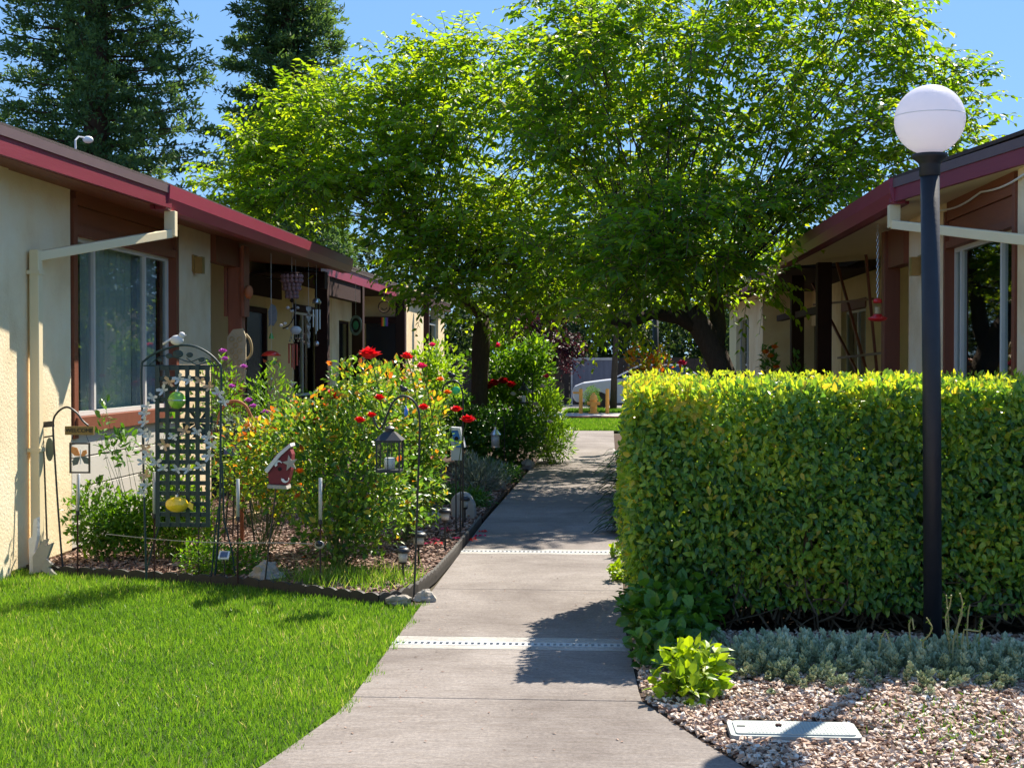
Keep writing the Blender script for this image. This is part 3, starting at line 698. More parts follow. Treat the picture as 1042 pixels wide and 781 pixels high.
LM['ivy'] = leafmat('ivy_leaf', [(.035, .11, .015), (.08, .20, .02), (.15, .30, .025)], .38, .38, .5)
LM['sedum'] = leafmat('sedum_leaf', [(.21, .27, .14), (.38, .44, .26), (.58, .62, .43)], .15, .6, .3, (1, 1.05, .9))
LM['silver'] = leafmat('silver_leaf', [(.09, .13, .09), (.2, .25, .19), (.32, .36, .28)], .25, .6, .3, (1.1, 1.1, .8))
LM['strap'] = leafmat('strap_leaf', [(.012, .04, .015), (.03, .08, .02), (.05, .12, .03)], .3, .3, .55)

def grow(base, trunk, rtop, clusters, sag=.0):
    """returns limb paths: every cluster is tied to the nearest wood already grown"""
    nodes = [(p, r) for p, r in trunk]; fork = trunk[-1][0]; paths = []
    for c in sorted(clusters, key=lambda c: np.linalg.norm(c - fork)):
        best = None
        for i, (p, r) in enumerate(nodes):
            if p[2] > c[2] + .6 or r < .012: continue
            dd = np.linalg.norm(c - p) + (.5 if p[2] > c[2] else 0) + (0 if i >= len(trunk) - 2 else 3.0 if i < len(trunk) - 2 else 0)
            if best is None or dd < best[0]: best = (dd, p, r)
        if best is None: best = (0, fork, rtop)
        _, p, r = best; L = np.linalg.norm(c - p); k = max(3, int(L / .35))
        r0 = min(r * .72, .02 + .028 * L + .012); up = V(0, 0, .22 * L); pts = []; rs = []
        off = rng.normal(0, .07 * L, 3)
        for j in range(k + 1):
            t = j / k; q = p * (1 - t) + c * t + (up + off) * math.sin(math.pi * t) * .5
            pts.append(q); rs.append(r0 * (1 - t) + .009 * t)
            if j: nodes.append((q, rs[-1]))
        paths.append((pts, rs))
    return paths

def foliage(cl, rad, ntw, nl, Ltw, leafL, leafW, droop=.55, upb=.25):
    """twigs with alternate leaves round cluster centres"""
    cl = np.array(cl); rad = np.broadcast_to(rad, len(cl))
    idx = np.repeat(np.arange(len(cl)), ntw); n = len(idx)
    o = rdir(n) * (rng.random((n, 1)) ** .5) * rad[idx][:, None] * np.array([1.1, 1.1, .55])
    st = cl[idx] + o * .75
    d = nrm(nrm(o + 1e-6) * .8 + rng.normal(0, .5, (n, 3)) + np.array([0, 0, upb]))
    L = Ltw * rng.uniform(.55, 1.3, n)
    ts = np.linspace(0, 1, 5)
    tw = st[:, None, :] + d[:, None, :] * (L[:, None] * ts)[..., None]
    tw[:, :, 2] -= (droop * L[:, None] * ts ** 2)
    # leaves
    t = (np.arange(nl) + .5) / nl; t = np.broadcast_to(t, (n, nl)) + rng.uniform(-.03, .03, (n, nl))
    P = st[:, None, :] + d[:, None, :] * (L[:, None] * t)[..., None]; P[..., 2] -= droop * L[:, None] * t ** 2
    tan = np.broadcast_to(d[:, None, :], P.shape).copy(); tan[..., 2] -= 2 * droop * t
    tan = nrm(tan); side = nrm(np.cross(tan, np.array([0, 0, 1.0])) + 1e-6); sg = np.where(np.arange(nl) % 2, 1., -1.)[None, :, None]
    D = nrm(tan * .55 + side * sg * .8 + rng.normal(0, .22, P.shape) + np.array([0, 0, -.30]))
    N = nrm(np.array([0, 0, 1.0]) + rng.normal(0, .45, P.shape))
    m = n * nl
    sz = np.repeat(rng.uniform(.75, 1.2, n), nl) * (1.1 - .35 * np.abs(t.ravel() - .45)) * rng.uniform(.75, 1.2, m)
    tone = np.clip(np.repeat(rng.normal(0, .17, n) + .09 * np.sin(idx * 2.7), nl) + rng.normal(.48, .18, m) + .2 * (t.ravel() - .5), 0, 1)
    return tw, P.reshape(-1, 3), D.reshape(-1, 3), N.reshape(-1, 3), leafL * sz, leafW * sz, tone

def twigmesh(name, tw, r, mat, parent):
    n, k, _ = tw.shape; d = nrm(tw[:, -1] - tw[:, 0]); a = nrm(np.cross(d, V(.3, .2, 1))); b = np.cross(d, a)
    rr = np.linspace(1, .35, k) * r; vs = []
    for j in range(3):
        th = 2.094 * j; vs.append(tw + (a * math.cos(th) + b * math.sin(th))[:, None, :] * rr[None, :, None])
    vs = np.stack(vs, 2).reshape(-1, 3)   # n,k,3
    f = []
    for i in range(k - 1):
        for j in range(3):
            j2 = (j + 1) % 3; f.append([i * 3 + j, i * 3 + j2, (i + 1) * 3 + j2, (i + 1) * 3 + j])
    f = np.array(f); fs = (np.arange(n)[:, None, None] * k * 3 + f[None]).reshape(-1, 4)
    return rawmesh(name, vs, [fs], mat, parent)

def tree(label, cat, base, trunk, clusters, rad, ntw, nl, Ltw, lL, lW, lm, group=None, droop=.55, name='tree', limbs=True, tw=True, kind='kite', bark='bark', upb=.25):
    t = empty(name, base, label, cat, group)
    mb = MB(); pts = [V(*p[:3]) for p in trunk]; rs = [p[3] for p in trunk]
    mb.tube(pts, rs, 10); tr = mb.build('trunk', M[bark], t, smooth=True)
    if limbs:
        mb = MB()
        for pp, rr in grow(V(*base), list(zip(pts, rs)), rs[-1], [V(*c) for c in clusters]): mb.tube(pp, rr, 6)
        mb.build('limbs', M[bark], t, smooth=True)
    twp, P, D, N, L, W, tone = foliage(clusters, rad, ntw, nl, Ltw, lL, lW, droop, upb)
    if tw: twigmesh('twigs', twp, .006 if lL < .2 else .015, M['twig'], t)
    scatter('crown', P, D, N, L, W, tone, LM[lm], t, kind)
    return t

def ell(c, ax, n, shell=.55, keep=None, mind=.0):
    out = []; tries = 0
    while len(out) < n and tries < n * 60:
        tries += 1
        d = nrm(rng.normal(size=3)); r = shell + (1 - shell) * rng.random() ** .6
        if rng.random() < .25: r *= rng.uniform(.3, .9)
        p = V(*c) + d * r * np.array(ax)
        if keep is not None and not keep(p): continue
        if mind and any(np.linalg.norm(p - q) < mind for q in out): continue
        out.append(p)
    return out

def proj(p):
    x, y, z = p[0], p[1], p[2] - EYE; c, s = math.cos(-YAW), math.sin(-YAW); x, y = x * c - y * s, x * s + y * c
    c, s = math.cos(-PIT), math.sin(-PIT); y, z = y * c - z * s, y * s + z * c
    return CXP + F * x / y, CYP - F * z / y

# crown outlines, measured only where in view: lower and upper edge of the foliage mass by column
def inside(p, xs, tops, bots, mtop=12, mbot=10):
    px, py = proj(p)
    return xs[0] < px < xs[-1] and np.interp(px, xs, tops) + mtop < py < np.interp(px, xs, bots) - mbot

# centre-left tree, trunk beside the rose bed
T1x = [222, 250, 300, 350, 400, 450, 480, 520, 560, 600, 650, 700]
T1t = [165, 120, 75, 70, 45, 30, 50, 30, 50, 60, 90, 120]
T1b = [215, 232, 236, 238, 255, 318, 335, 330, 335, 345, 350, 340]
k1 = lambda p: inside(p, T1x, T1t, T1b, 16, 10) and not (p[0] < -3.3 and p[2] < 3.6 + .12 * (-p[0] - 3.8))
c1 = gY(462, 195, 22.0)
cl1 = ell(c1, (3.9, 1.9, 2.7), 76, .5, k1, .5) + [gY(a_, b_, y_) for a_, b_, y_ in ((455, 45, 22), (480, 60, 21.8), (510, 45, 21.6), (400, 62, 22), (430, 75, 21.8), (300, 100, 22.5), (288, 118, 22.4), (262, 160, 22.5), (330, 85, 22), (355, 110, 22), (325, 130, 21.5), (290, 150, 22), (345, 170, 21.5), (375, 190, 21.2), (310, 190, 22), (270, 165, 22.5), (385, 150, 21), (410, 215, 21), (450, 240, 20.6), (490, 260, 20.4), (545, 255, 20.4), (595, 240, 20), (428, 268, 20.6), (440, 292, 20.4), (418, 250, 21), (452, 298, 20.2), (520, 305, 19.8), (585, 300, 19.6), (255, 200, 22.5), (235, 180, 22.5), (280, 215, 22.3), (315, 225, 22))]
b1 = gZ(487, 470)
trunk1 = [(b1[0], b1[1], -.05, .21), (b1[0] - .01, b1[1], .12, .16), (b1[0], b1[1], .6, .14), (b1[0] + .02, b1[1], 1.3, .135), (b1[0] + .04, b1[1], 1.9, .15), (b1[0] + .06, b1[1], 2.3, .12)]
tree('leafy green mulberry tree with dark upright trunk left of the path', 'tree', b1, trunk1, cl1, .60, 36, 10, .52, .120, .062, 'tree', 'courtyard trees over the path', kind='leaf', droop=.30, upb=.45)
# right tree with the leaning trunk
T2x = [545, 600, 640, 700, 760, 820, 880, 935, 975, 990]
T2t = [-10, -30, -45, -50, -50, -40, -15, 30, 80, 92]  # tops out of view, set low so the crown's shadow clears the lawn
T2b = [330, 345, 350, 322, 300, 232, 205, 185, 160, 130]
k2 = lambda p: p[1] - .788 * (p[2] + .75) > 11.9 and inside(p, T2x, T2t, T2b, 14, 10) and not (p[0] > 1.9 and p[2] < 3.65 + .12 * (p[0] - 2.3))  # also leaves out clumps whose shadow would reach the lawn
c2 = gY(742, 120, 18.6)
cl2 = ell(c2, (3.1, 1.7, 3.2), 82, .55, k2, .5) + [gY(a_, b_, y_) for a_, b_, y_ in ((660, 290, 16.8), (700, 262, 16.4), (742, 262, 16.6), (760, 290, 18.5), (700, 240, 23), (735, 200, 23.5), (690, 190, 22.5), (660, 230, 24), (720, 260, 24.5), (760, 230, 22), (740, 280, 23), (680, 280, 25), (700, 150, 24), (650, 180, 25), (630, 305, 16.6), (640, 262, 16.2), (655, 235, 16.2), (690, 225, 16.3), (725, 215, 16.4), (670, 200, 16.6), (760, 205, 16.8), (600, 60, 19.5), (570, 40, 19.5), (545, 75, 20), (590, 20, 19), (560, 10, 19.5), (620, 30, 18.8), (585, 110, 20), (800, 200, 18.6), (832, 178, 18.4), (862, 186, 18.8), (782, 225, 18.2), (900, 158, 18.9), (935, 132, 19), (965, 112, 19), (815, 225, 19), (770, 200, 18), (535, 120, 20.5), (900, 20, 18.5), (920, 60, 18.5), (870, 0, 18), (940, 95, 18.6), (850, 40, 17.8))]  # the deepest rear clumps are unseen, added to shade the far path
b2 = V(1.62, 18.4, 0)
pq = lambda px, py, y: gY(px, py, y)
a = [pq(737, 383, 18.4), pq(728, 360, 18.4), pq(714, 335, 18.4), pq(700, 316, 18.4)]
trunk2 = [(b2[0] + .12, b2[1], -.05, .26), (b2[0] + .05, b2[1], .3, .19), (b2[0] - .01, b2[1], .9, .17)] + [(q[0], q[1], q[2], r) for q, r in zip(a, (.165, .16, .155, .15))]
t2 = tree('big leafy tree on a thick leaning trunk right of the path', 'tree', b2, trunk2, cl2, .58, 36, 10, .50, .112, .056, 'tree2', 'courtyard trees over the path', kind='leaf', droop=.32, upb=.42)
mb = MB(); q = [pq(712, 334, 18.4), pq(690, 322, 18.3), pq(664, 318, 18.0), pq(640, 330, 17.6), pq(618, 326, 17.3)]
mb.tube(q, [.11, .10, .085, .06, .035], 8)
q = [pq(727, 358, 18.4), pq(731, 335, 18.6), pq(728, 300, 18.9), pq(738, 250, 19)]; mb.tube(q, [.12, .11, .09, .05], 8)
mb.build('lower_limbs', M['bark'], t2, smooth=True)
# hanging clumps under the right crown
# ---- conifers behind the left house
def conifer(label, cx, Y, H, halfw, seed, dens=1.0, ztop=None):
    r_ = np.random.default_rng(seed)
    base = V(gY(cx, 368, Y)[0], Y, 0); t = empty('conifer_tree', base, label, 'tree', 'tall conifers behind the left house')
    MB().tube([(base[0], Y, -.1), (base[0] + .1, Y, H * .5), (base[0], Y, H)], [.5, .34, .04], 10).build('trunk', M['bark_conifer'], t, smooth=True)
    Ps = []; Ds = []; Ns = []; Ls = []; tone = []; mbb = MB()
    nb = int(250 * dens)
    for i in range(nb):
        z = 2.5 + (H - 3) * (i / nb) ** .95; az = i * 2.399 + r_.normal(0, .3)
        L = halfw * (1 - (z / H)) ** .62 * r_.uniform(.72, 1.12) + .3
        d = V(math.cos(az), math.sin(az), 0); k = 7
        pts = [base + V(0, 0, z) + d * L * s + V(0, 0, (.16 * L * s - .30 * L * s * s) + .25 * L * s ** 3) for s in np.linspace(0, 1, k)]
        mbb.tube(pts, np.linspace(.045, .008, k), 4, False)
        nc = max(4, int(21 * L / halfw)); q_ = 24; m = nc * q_
        s = np.repeat(r_.uniform(.12, 1.02, nc), q_); side = V(-d[1], d[0], 0)
        w_ = np.repeat(r_.normal(0, .15, nc), q_) * L * (1.1 - s * .7) + r_.normal(0, .13, m)
        P = base + V(0, 0, z) + d * (L * s)[:, None] + side * w_[:, None]; P[:, 2] += .16 * L * s - .30 * L * s * s + .25 * L * s ** 3 + np.repeat(r_.normal(0, .06, nc), q_) + r_.normal(0, .08, m) - .05; P += d * r_.normal(0, .13, m)[:, None]
        Ps.append(P); Ds.append(nrm(d * .5 + r_.normal(0, .6, (m, 3)) + V(0, 0, .25))); Ns.append(nrm(V(0, 0, .6) + r_.normal(0, .7, (m, 3))))
        Ls.append(r_.uniform(.13, .27, m)); tone.append(np.clip(r_.normal(.38, .2, m) + r_.normal(0, .12), 0, 1))
    mbb.build('branches', M['bark_conifer'], t)
    L = np.concatenate(Ls); scatter('crown', np.concatenate(Ps), np.concatenate(Ds), np.concatenate(Ns), L, L * .36, np.concatenate(tone), LM['conifer'], t, 'kite')
conifer('tallest dark blue green conifer filling the upper left sky behind the left roof', 97, 44, 27, 4.5, 3, 1.45)
conifer('second narrower dark conifer between the tall one and the green tree', 293, 50, 27, 2.7, 5, 1.3)
conifer('partly seen dark conifer at the left edge behind the roof', -45, 60, 20, 3.6, 9, .8)

# ---- background trees beyond the street
def bgtree(label, px, Y, H, ax, lm, n=16, ntw=26, cz=None, lL=.34, kk=9, lt=.9):
    b_ = V(gY(px, 368, Y)[0], Y, 0); cz = cz or H * .58
    cl = ell((b_[0], Y, cz), (ax, ax * .8, H - cz), n, .4)
    tree(label, 'tree', b_, [(b_[0], Y, -.1, .3), (b_[0] + .1, Y, cz * .35, .22), (b_[0], Y, cz * .7, .16)], cl, ax * .42, ntw, kk, lt, lL, lL * .55, lm, 'trees beyond the street', tw=False)
bgtree('broad green tree far behind the middle of the left roof', 250, 58, 9.5, 4.5, 'bg', 22)
bgtree('rounded green tree beyond the street above the far left house', 345, 62, 9, 4.6, 'bg', 22)
bgtree('dark green tree beyond the street behind the upright trunk', 455, 60, 8, 4.2, 'bg', 22, cz=4)
bgtree('bushy green tree above the rose shrubs beyond the street', 530, 66, 8, 4, 'bg', 20, cz=4)
bgtree('pale olive tree behind the parked car and grey panel', 612, 58, 7, 2.6, 'olive', 20, 30, cz=4.0, lL=.22, kk=12)
bgtree('green tree beyond the car and the orange tipped shrub', 690, 62, 8, 3.8, 'bg', 20, cz=4)
bgtree('tree seen between the leaning trunk and the far right window', 770, 60, 8, 4.2, 'bg', 20, cz=4)
bgtree('dark purple leaved plum tree beyond the end of the path', 562, 44, 3.9, 1.15, 'plum', 14, 34, cz=2.7, lL=.13, kk=9, lt=.5)
b_ = gY(624, 400, 43.6)
tree('slim street tree standing in front of the parked car', 'tree', (b_[0], 43.6, .1), [(b_[0], 43.6, 0, .12), (b_[0] + .03, 43.6, 1.2, .10), (b_[0] + .1, 43.6, 2.6, .08), (b_[0] + .1, 43.6, 3.2, .06)],
     ell((b_[0] + .2, 43.6, 4.4), (1.6, 1.5, 1.5), 12, .4), .7, 26, 9, .6, .2, .11, 'bg', None)

# ---- clipped hedge
def hedge():
    x0, x1, y0, y1, z1 = .13, 3.0, 8.11, 9.75, 1.455
    h = empty('hedge', ((x0 + x1) / 2, (y0 + y1) / 2, 0), 'clipped box shaped hedge with yellow new tips on top right of the path', 'hedge')
    bulge = lambda a, b_, s: .045 * np.sin(a * 2.3 + s) * np.cos(b_ * 3.1 + s * 2) + .03 * np.sin(a * 6.1 + b_ * 4 + s)
    Ps = []; No = []; tn = []
    def face(n, f, dep):
        u = rng.random(n); v = rng.random(n); dd = rng.random(n) ** 1.3 * dep
        Ps_, N_ = f(u, v, dd); Ps.append(Ps_); No.append(N_)
        hz = Ps_[:, 2]; patch = np.sin(Ps_[:, 0] * 3.3 + 1.1 * np.sin(Ps_[:, 2] * 5)) * np.sin(Ps_[:, 2] * 4.2 + Ps_[:, 0] * 2 + 1)
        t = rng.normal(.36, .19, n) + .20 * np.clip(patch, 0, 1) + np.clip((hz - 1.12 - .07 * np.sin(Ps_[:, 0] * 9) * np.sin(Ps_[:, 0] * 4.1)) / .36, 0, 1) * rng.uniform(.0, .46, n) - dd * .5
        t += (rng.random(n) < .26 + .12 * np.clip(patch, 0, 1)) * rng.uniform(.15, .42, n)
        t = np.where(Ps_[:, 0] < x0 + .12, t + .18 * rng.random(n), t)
        tn.append(np.clip(t, 0, 1))
    def front(u, v, dd):
        z = .16 + v ** .92 * (z1 - .16); x = x0 + u * (x1 - x0)
        taper = np.clip((.5 - z) / .34, 0, 1) * .12
        e = np.minimum(z1 - z, x - x0); rnd_ = np.clip(.10 - e, 0, .1) ** 2 * 5
        return np.c_[x, y0 + dd + bulge(x, z, 0) + taper + rnd_, z], np.tile([0, -1, .15], (len(u), 1))
    def top(u, v, dd):
        x = x0 + u * (x1 - x0); y = y0 + v * (y1 - y0)
        e = np.minimum(x - x0, np.minimum(y - y0, y1 - y)); rnd_ = np.clip(.10 - e, 0, .1) ** 2 * 5
        return np.c_[x, y, z1 - dd + bulge(x, y, 1) * .6 - rnd_ + rng.normal(0, .012, len(u))], np.tile([0, -.2, 1], (len(u), 1))
    def left(u, v, dd):
        z = .12 + v * (z1 - .12); y = y0 + u * (y1 - y0); taper = np.clip((.4 - z) / .34, 0, 1) * .06
        return np.c_[x0 + dd + bulge(y, z, 2) * .8 + taper, y, z], np.tile([-1, -.2, .15], (len(u), 1))
    def back(u, v, dd):
        z = .2 + v * (z1 - .2); x = x0 + u * (x1 - x0)
        return np.c_[x, y1 - dd, z], np.tile([0, 1, .2], (len(u), 1))
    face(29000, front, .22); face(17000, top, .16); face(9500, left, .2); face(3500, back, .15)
    P = np.concatenate(Ps); No_ = np.concatenate(No); t = np.concatenate(tn); n = len(P)
    gap = np.sin(P[:, 0] * 5.3 + P[:, 2] * 3.1) * np.sin(P[:, 2] * 7.1 - P[:, 0] * 2.2); kp = rng.random(n) > np.clip(gap - .55, 0, 1) * 1.2
    kp &= ~((P[:, 2] < .36 + .05 * np.sin(P[:, 0] * 7)) & (rng.random(n) < .25) & (P[:, 0] > x0 + .3))
    P, No_, t = P[kp], No_[kp], t[kp]; n = len(P)
    N = nrm(No_ + rng.normal(0, .45, (n, 3)) + V(0, 0, .25)); D = nrm(rng.normal(0, .6, (n, 3)) + V(0, 0, -.45) + .35 * No_)
    up = (P[:, 2] > z1 - .1) & (rng.random(n) < .65); D[up] = nrm(rng.normal(0, .45, (up.sum(), 3)) + V(0, 0, .9))
    s = rng.uniform(.65, 1.2, n)
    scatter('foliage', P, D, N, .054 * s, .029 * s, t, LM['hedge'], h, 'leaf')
    # upright sprigs of new growth
    m = 520; bs = np.c_[rng.uniform(x0, x1, m), rng.uniform(y0 + .02, y1, m), np.full(m, z1 - .05)]
    tw = bs[:, None, :] + (nrm(rng.normal(0, .25, (m, 3)) + V(0, 0, 1)))[:, None, :] * (rng.uniform(.05, .13, m)[:, None] * np.linspace(0, 1, 3))[..., None]
    twigmesh('twigs', tw, .003, M['stem_green'], h)['kind'] = 'stuff'
    Pp = tw[:, 1:, :].reshape(-1, 3).repeat(3, 0); k = len(Pp)
    pass
    scatter('new_growth', Pp, nrm(rng.normal(0, .6, (k, 3)) + V(0, 0, .7)), rdir(k), rng.uniform(.025, .045, k), .016, np.clip(rng.normal(.84, .1, k), 0, 1), LM['hedge'], h, 'leaf')
    # woody inside
    m = 1500; a_ = np.c_[rng.uniform(x0 + .15, x1, m), rng.uniform(y0 + .16, y1 - .15, m), rng.uniform(0, .25, m)]
    d_ = nrm(rng.normal(0, .55, (m, 3)) + V(0, -.1, 1)); ln = rng.uniform(.3, 1.1, m)
    tw = a_[:, None, :] + d_[:, None, :] * (ln[:, None] * np.linspace(0, 1, 5))[..., None] + rng.normal(0, .02, (m, 5, 3))
    tw[..., 0] = np.clip(tw[..., 0], x0 + .1, x1); tw[..., 1] = np.clip(tw[..., 1], y0 + .1, y1 - .1); tw[..., 2] = np.clip(tw[..., 2], 0, z1 - .06)
    twigmesh('branches', tw, .008, M['twig'], h)
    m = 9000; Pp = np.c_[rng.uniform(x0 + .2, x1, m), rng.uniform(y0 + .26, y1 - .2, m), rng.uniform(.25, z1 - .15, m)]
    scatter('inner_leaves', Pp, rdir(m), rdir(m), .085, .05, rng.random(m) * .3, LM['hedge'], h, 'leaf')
hedge()

# ---- generic leafy plant
def plant(name, label, cat, base, blobs, n, lL, lW, lm, tone=(.45, .2), stems=14, tip=0.0, group=None, kind='leaf', upw=.35, stemmat='stem_green', flowers=(), srad=.004):
    """blobs: list of (x,y,z,rx,ry,rz) in world space"""
    t = empty(name, base, label, cat, group); B = np.array(blobs, float)
    vol = (B[:, 3] * B[:, 4] * B[:, 5]) ** .8; idx = rng.choice(len(B), n, p=vol / vol.sum())
    d = rdir(n); r = rng.random(n) ** .42 * (1 + .18 * np.sin(d[:, 0] * 5 + idx) * np.sin(d[:, 2] * 7 + idx * 2))
    P = B[idx, :3] + d * r[:, None] * B[idx, 3:]
    P[:, 2] = np.maximum(P[:, 2], .02)
    sh = (P[:, 2] - P[:, 2].min()) / (P[:, 2].max() - P[:, 2].min() + 1e-6)
    tn = rng.normal(tone[0], tone[1], n) + tip * np.clip(sh - .45, 0, 1) * rng.random(n) * 2 * (r > .6)
    D = nrm(d * .6 + rng.normal(0, .5, (n, 3)) + V(0, 0, upw)); N = nrm(V(0, 0, 1) + d * .5 + rng.normal(0, .4, (n, 3)))
    s = rng.uniform(.6, 1.25, n)
    # stems
    tw = []
    for i in range(stems):
        e = B[i % len(B), :3] + rdir(1)[0] * .75 * B[i % len(B), 3:]; s0 = V(*base) + rng.normal(0, .05, 3) * np.array([1, 1, 0]); m_ = (s0 + e) / 2 + rng.normal(0, .05, 3)
        tt = np.linspace(0, 1, 5)[:, None]; tw.append((1 - tt) ** 2 * s0 + 2 * tt * (1 - tt) * m_ + tt ** 2 * e)
    if tw: twigmesh('stems', np.array(tw), srad, M[stemmat], t)
    scatter('foliage', P, D, N, lL * s, lW * s, np.clip(tn, 0, 1), LM[lm], t, kind)
    return t

def bloom(parent, c, r, mat, petals=16, name='flower'):
    """double flower: rings of cupped petals"""
    k = []; c = V(*c)
    Ps = []; Ds = []; Ns = []; Ls = []; petals = int(petals * 1.5)
    for i in range(petals):
        ring = (i / petals) ** .8; az = i * 2.399; h_ = V(math.cos(az), math.sin(az), 0)
        Ps.append(c - V(0, 0, r * .75) + h_ * r * .45 * ring); Ds.append(nrm(h_ * (.1 + .75 * ring) + V(0, 0, 1.05 - .35 * ring) + rng.normal(0, .10, 3))); Ns.append(-h_ + rng.normal(0, .15, 3) + V(0, 0, .3)); Ls.append(r * (1.45 - .35 * ring))
    n = len(Ps)
    return scatter(name, np.array(Ps), np.array(Ds), np.array(Ns), np.array(Ls), np.array(Ls) * 1.15, rng.random(n), mat, parent, 'leaf', smooth=True)
# ================================================================== PLANTS IN THE BEDS
# big rose bush
b_ = V(-2.05, 10.55, 0)
rb = plant('rose_bush', 'largest rose bush with red blooms and orange tipped leaves behind the lantern hook', 'rose bush', b_,
   [(-2.1, 10.8, .75, .62, .5, .55), (-1.85, 10.85, 1.15, .42, .42, .42), (-2.35, 10.85, 1.0, .35, .35, .4), (-1.75, 10.6, .6, .42, .45, .4), (-2.0, 10.5, .35, .42, .4, .28), (-1.95, 10.7, 1.42, .22, .22, .22)],
   6200, .058, .034, 'rose', (.42, .22), 50, .36)
for px, py, r, mt in ((376, 358, .068, 'rose'), (414, 361, .04, 'rose'), (429, 371, .034, 'rose_pink'), (386, 403, .035, 'rose'), (366, 426, .036, 'rose'), (378, 421, .032, 'rose'), (431, 413, .036, 'rose'),
                      (305, 478, .03, 'flower_orange')):
    q = gY(px, py, 10.15); r *= 1.0; bloom(rb, q, r, M[mt])
    MB().tube([q - V(0, 0, .02), q + V(.02, .1, -.14), q + V(.05, .25, -.4)], .004, 4).build('flower_stem', M['stem_green'], rb)
rb2 = plant('rose_bush', 'yellow green rose bush left of the largest one with two red blooms', 'rose bush', V(-2.85, 11.6, 0),
   [(-2.9, 11.6, .75, .5, .45, .4), (-2.65, 11.5, .95, .35, .35, .3), (-2.6, 11.4, .6, .35, .35, .3)],
   2600, .058, .033, 'rose', (.56, .2), 26, .35)
for px, py, r in ((339, 400, .062), (317, 425, .062)):
    q = gY(px, py, 10.9); bloom(rb2, q, r * 1.0, M['rose']); MB().tube([q - V(0, 0, .02), q + V(-.03, .15, -.16), q + V(-.05, .3, -.4)], .004, 4).build('flower_stem', M['stem_green'], rb2)
rb3 = plant('rose_bush', 'rose bush nearest the path with tall orange tipped shoots beside the blue birdhouse', 'rose bush', V(-1.75, 12.4, 0),
   [(-1.78, 12.4, .95, .42, .5, .45), (-1.9, 12.3, 1.3, .35, .4, .3), (-1.68, 12.3, .55, .28, .5, .4)],
   4600, .060, .034, 'rose', (.46, .2), 30, .42)
for px, py, r, mt in ((464, 415, .045, 'rose'), (476, 425, .055, 'rose'), (455, 398, .03, 'flower_orange'), (448, 385, .03, 'flower_orange'), (440, 350, .03, 'rose_pink')):
    q = gY(px, py, 12.1); bloom(rb3, q, r, M[mt]); MB().tube([q - V(0, 0, .02), q + V(-.05, .1, -.14), q + V(-.1, .2, -.4)], .004, 4).build('flower_stem', M['stem_green'], rb3)
# low grass and weeds at the foot of the roses
n = 1700
P = np.c_[rng.normal(-1.85, .30, n), rng.normal(10.05, .22, n), np.full(n, .01)]; P = P[(P[:, 1] > np.interp(P[:, 0], ex + [-1.3], ey + [9.9]) + .06) & (P[:, 0] < -1.36)]; n = len(P)
tag(scatter('bed_grass', P, nrm(np.c_[rng.normal(0, .5, n), rng.normal(0, .5, n), np.ones(n)]), rdir(n), rng.uniform(.05, .16, n), .006, np.clip(rng.normal(.68, .25, n), 0, 1), grass, kind='blade'), kind='stuff')
# bush by the wall
plant('bush', 'dark green bush against the stucco wall beside the downspout', 'bush', V(-4.05, 11.0, 0), [(-4.08, 11.0, .36, .28, .3, .30), (-3.95, 10.95, .25, .30, .25, .22), (-3.8, 11.1, .3, .3, .3, .25)], 3000, .052, .026, 'bush', (.32, .16), 26, .05)
plant('bush', 'bright yellow green bush between the dark bush and the trellis', 'bush', V(-3.5, 11.1, 0), [(-3.55, 11.1, .42, .26, .25, .38), (-3.42, 11.05, .58, .14, .18, .36), (-3.35, 11.1, .3, .26, .25, .28), (-3.62, 11.1, .66, .1, .12, .28)], 3200, .058, .021, 'bush', (.66, .18), 26, .1)
plant('climbing_shoot', 'tall arching leafy shoot rising in front of the pale siding', 'plant', V(-3.75, 11.2, 0), [(-4.05, 11.1, 1.05, .05, .1, .32), (-3.55, 11.2, 1.0, .1, .1, .22), (-3.35, 11.1, 1.05, .12, .1, .18), (-3.9, 11.1, .9, .12, .1, .2)], 260, .075, .033, 'ivy', (.5, .2), 14, .1)
plant('weed_patch', 'low leafy weeds at the front edge below the trellis', 'plant', V(-2.9, 10.35, 0), [(-3.0, 10.35, .12, .22, .2, .16), (-2.7, 10.3, .12, .18, .15, .14)], 1000, .045, .022, 'bush', (.4, .2), 20, .1)
# pink flowering shrub by the red post
fs = plant('flowering_shrub', 'tall airy shrub with mauve flowers around the red brown porch post', 'shrub', V(-3.45, 13.4, 0), [(-3.75, 13.4, 1.2, .25, .3, .45), (-3.3, 13.5, 1.1, .3, .3, .5), (-3.5, 13.5, .7, .3, .3, .5)], 2300, .062, .022, 'bush', (.42, .2), 26, .1)
for px, py in ((227, 356), (229, 364), (253, 406), (248, 372), (258, 412), (262, 425), (270, 418), (222, 400), (236, 392)): bloom(fs, gY(px, py, 13.0), .032, M['flower_mauve'], 12)
# dark plants under the porch
for i, (px, X, y0, h, lab) in enumerate(((255, -5.0, 19.5, .6, 'dark potted foliage below the first porch door'), (305, -5.0, 23.5, .7, 'dark foliage under the porch window'), (345, -5.0, 27, 1.0, 'green foliage below the second porch window'), (392, -4.9, 28.6, 1.05, 'dark foliage in front of the far dark door'), (425, -3.9, 26, 1.3, 'broad green foliage at the far pier beyond the roses'))):
    plant('porch_plant', lab, 'plant', V(X, y0, 0), [(X, y0, h * .5, .42, .5, h * .5), (X + .25, y0 + .5, h * .4, .4, .5, h * .45)], 1500, .10, .05, 'ivy', (.3, .2), 12, .1)
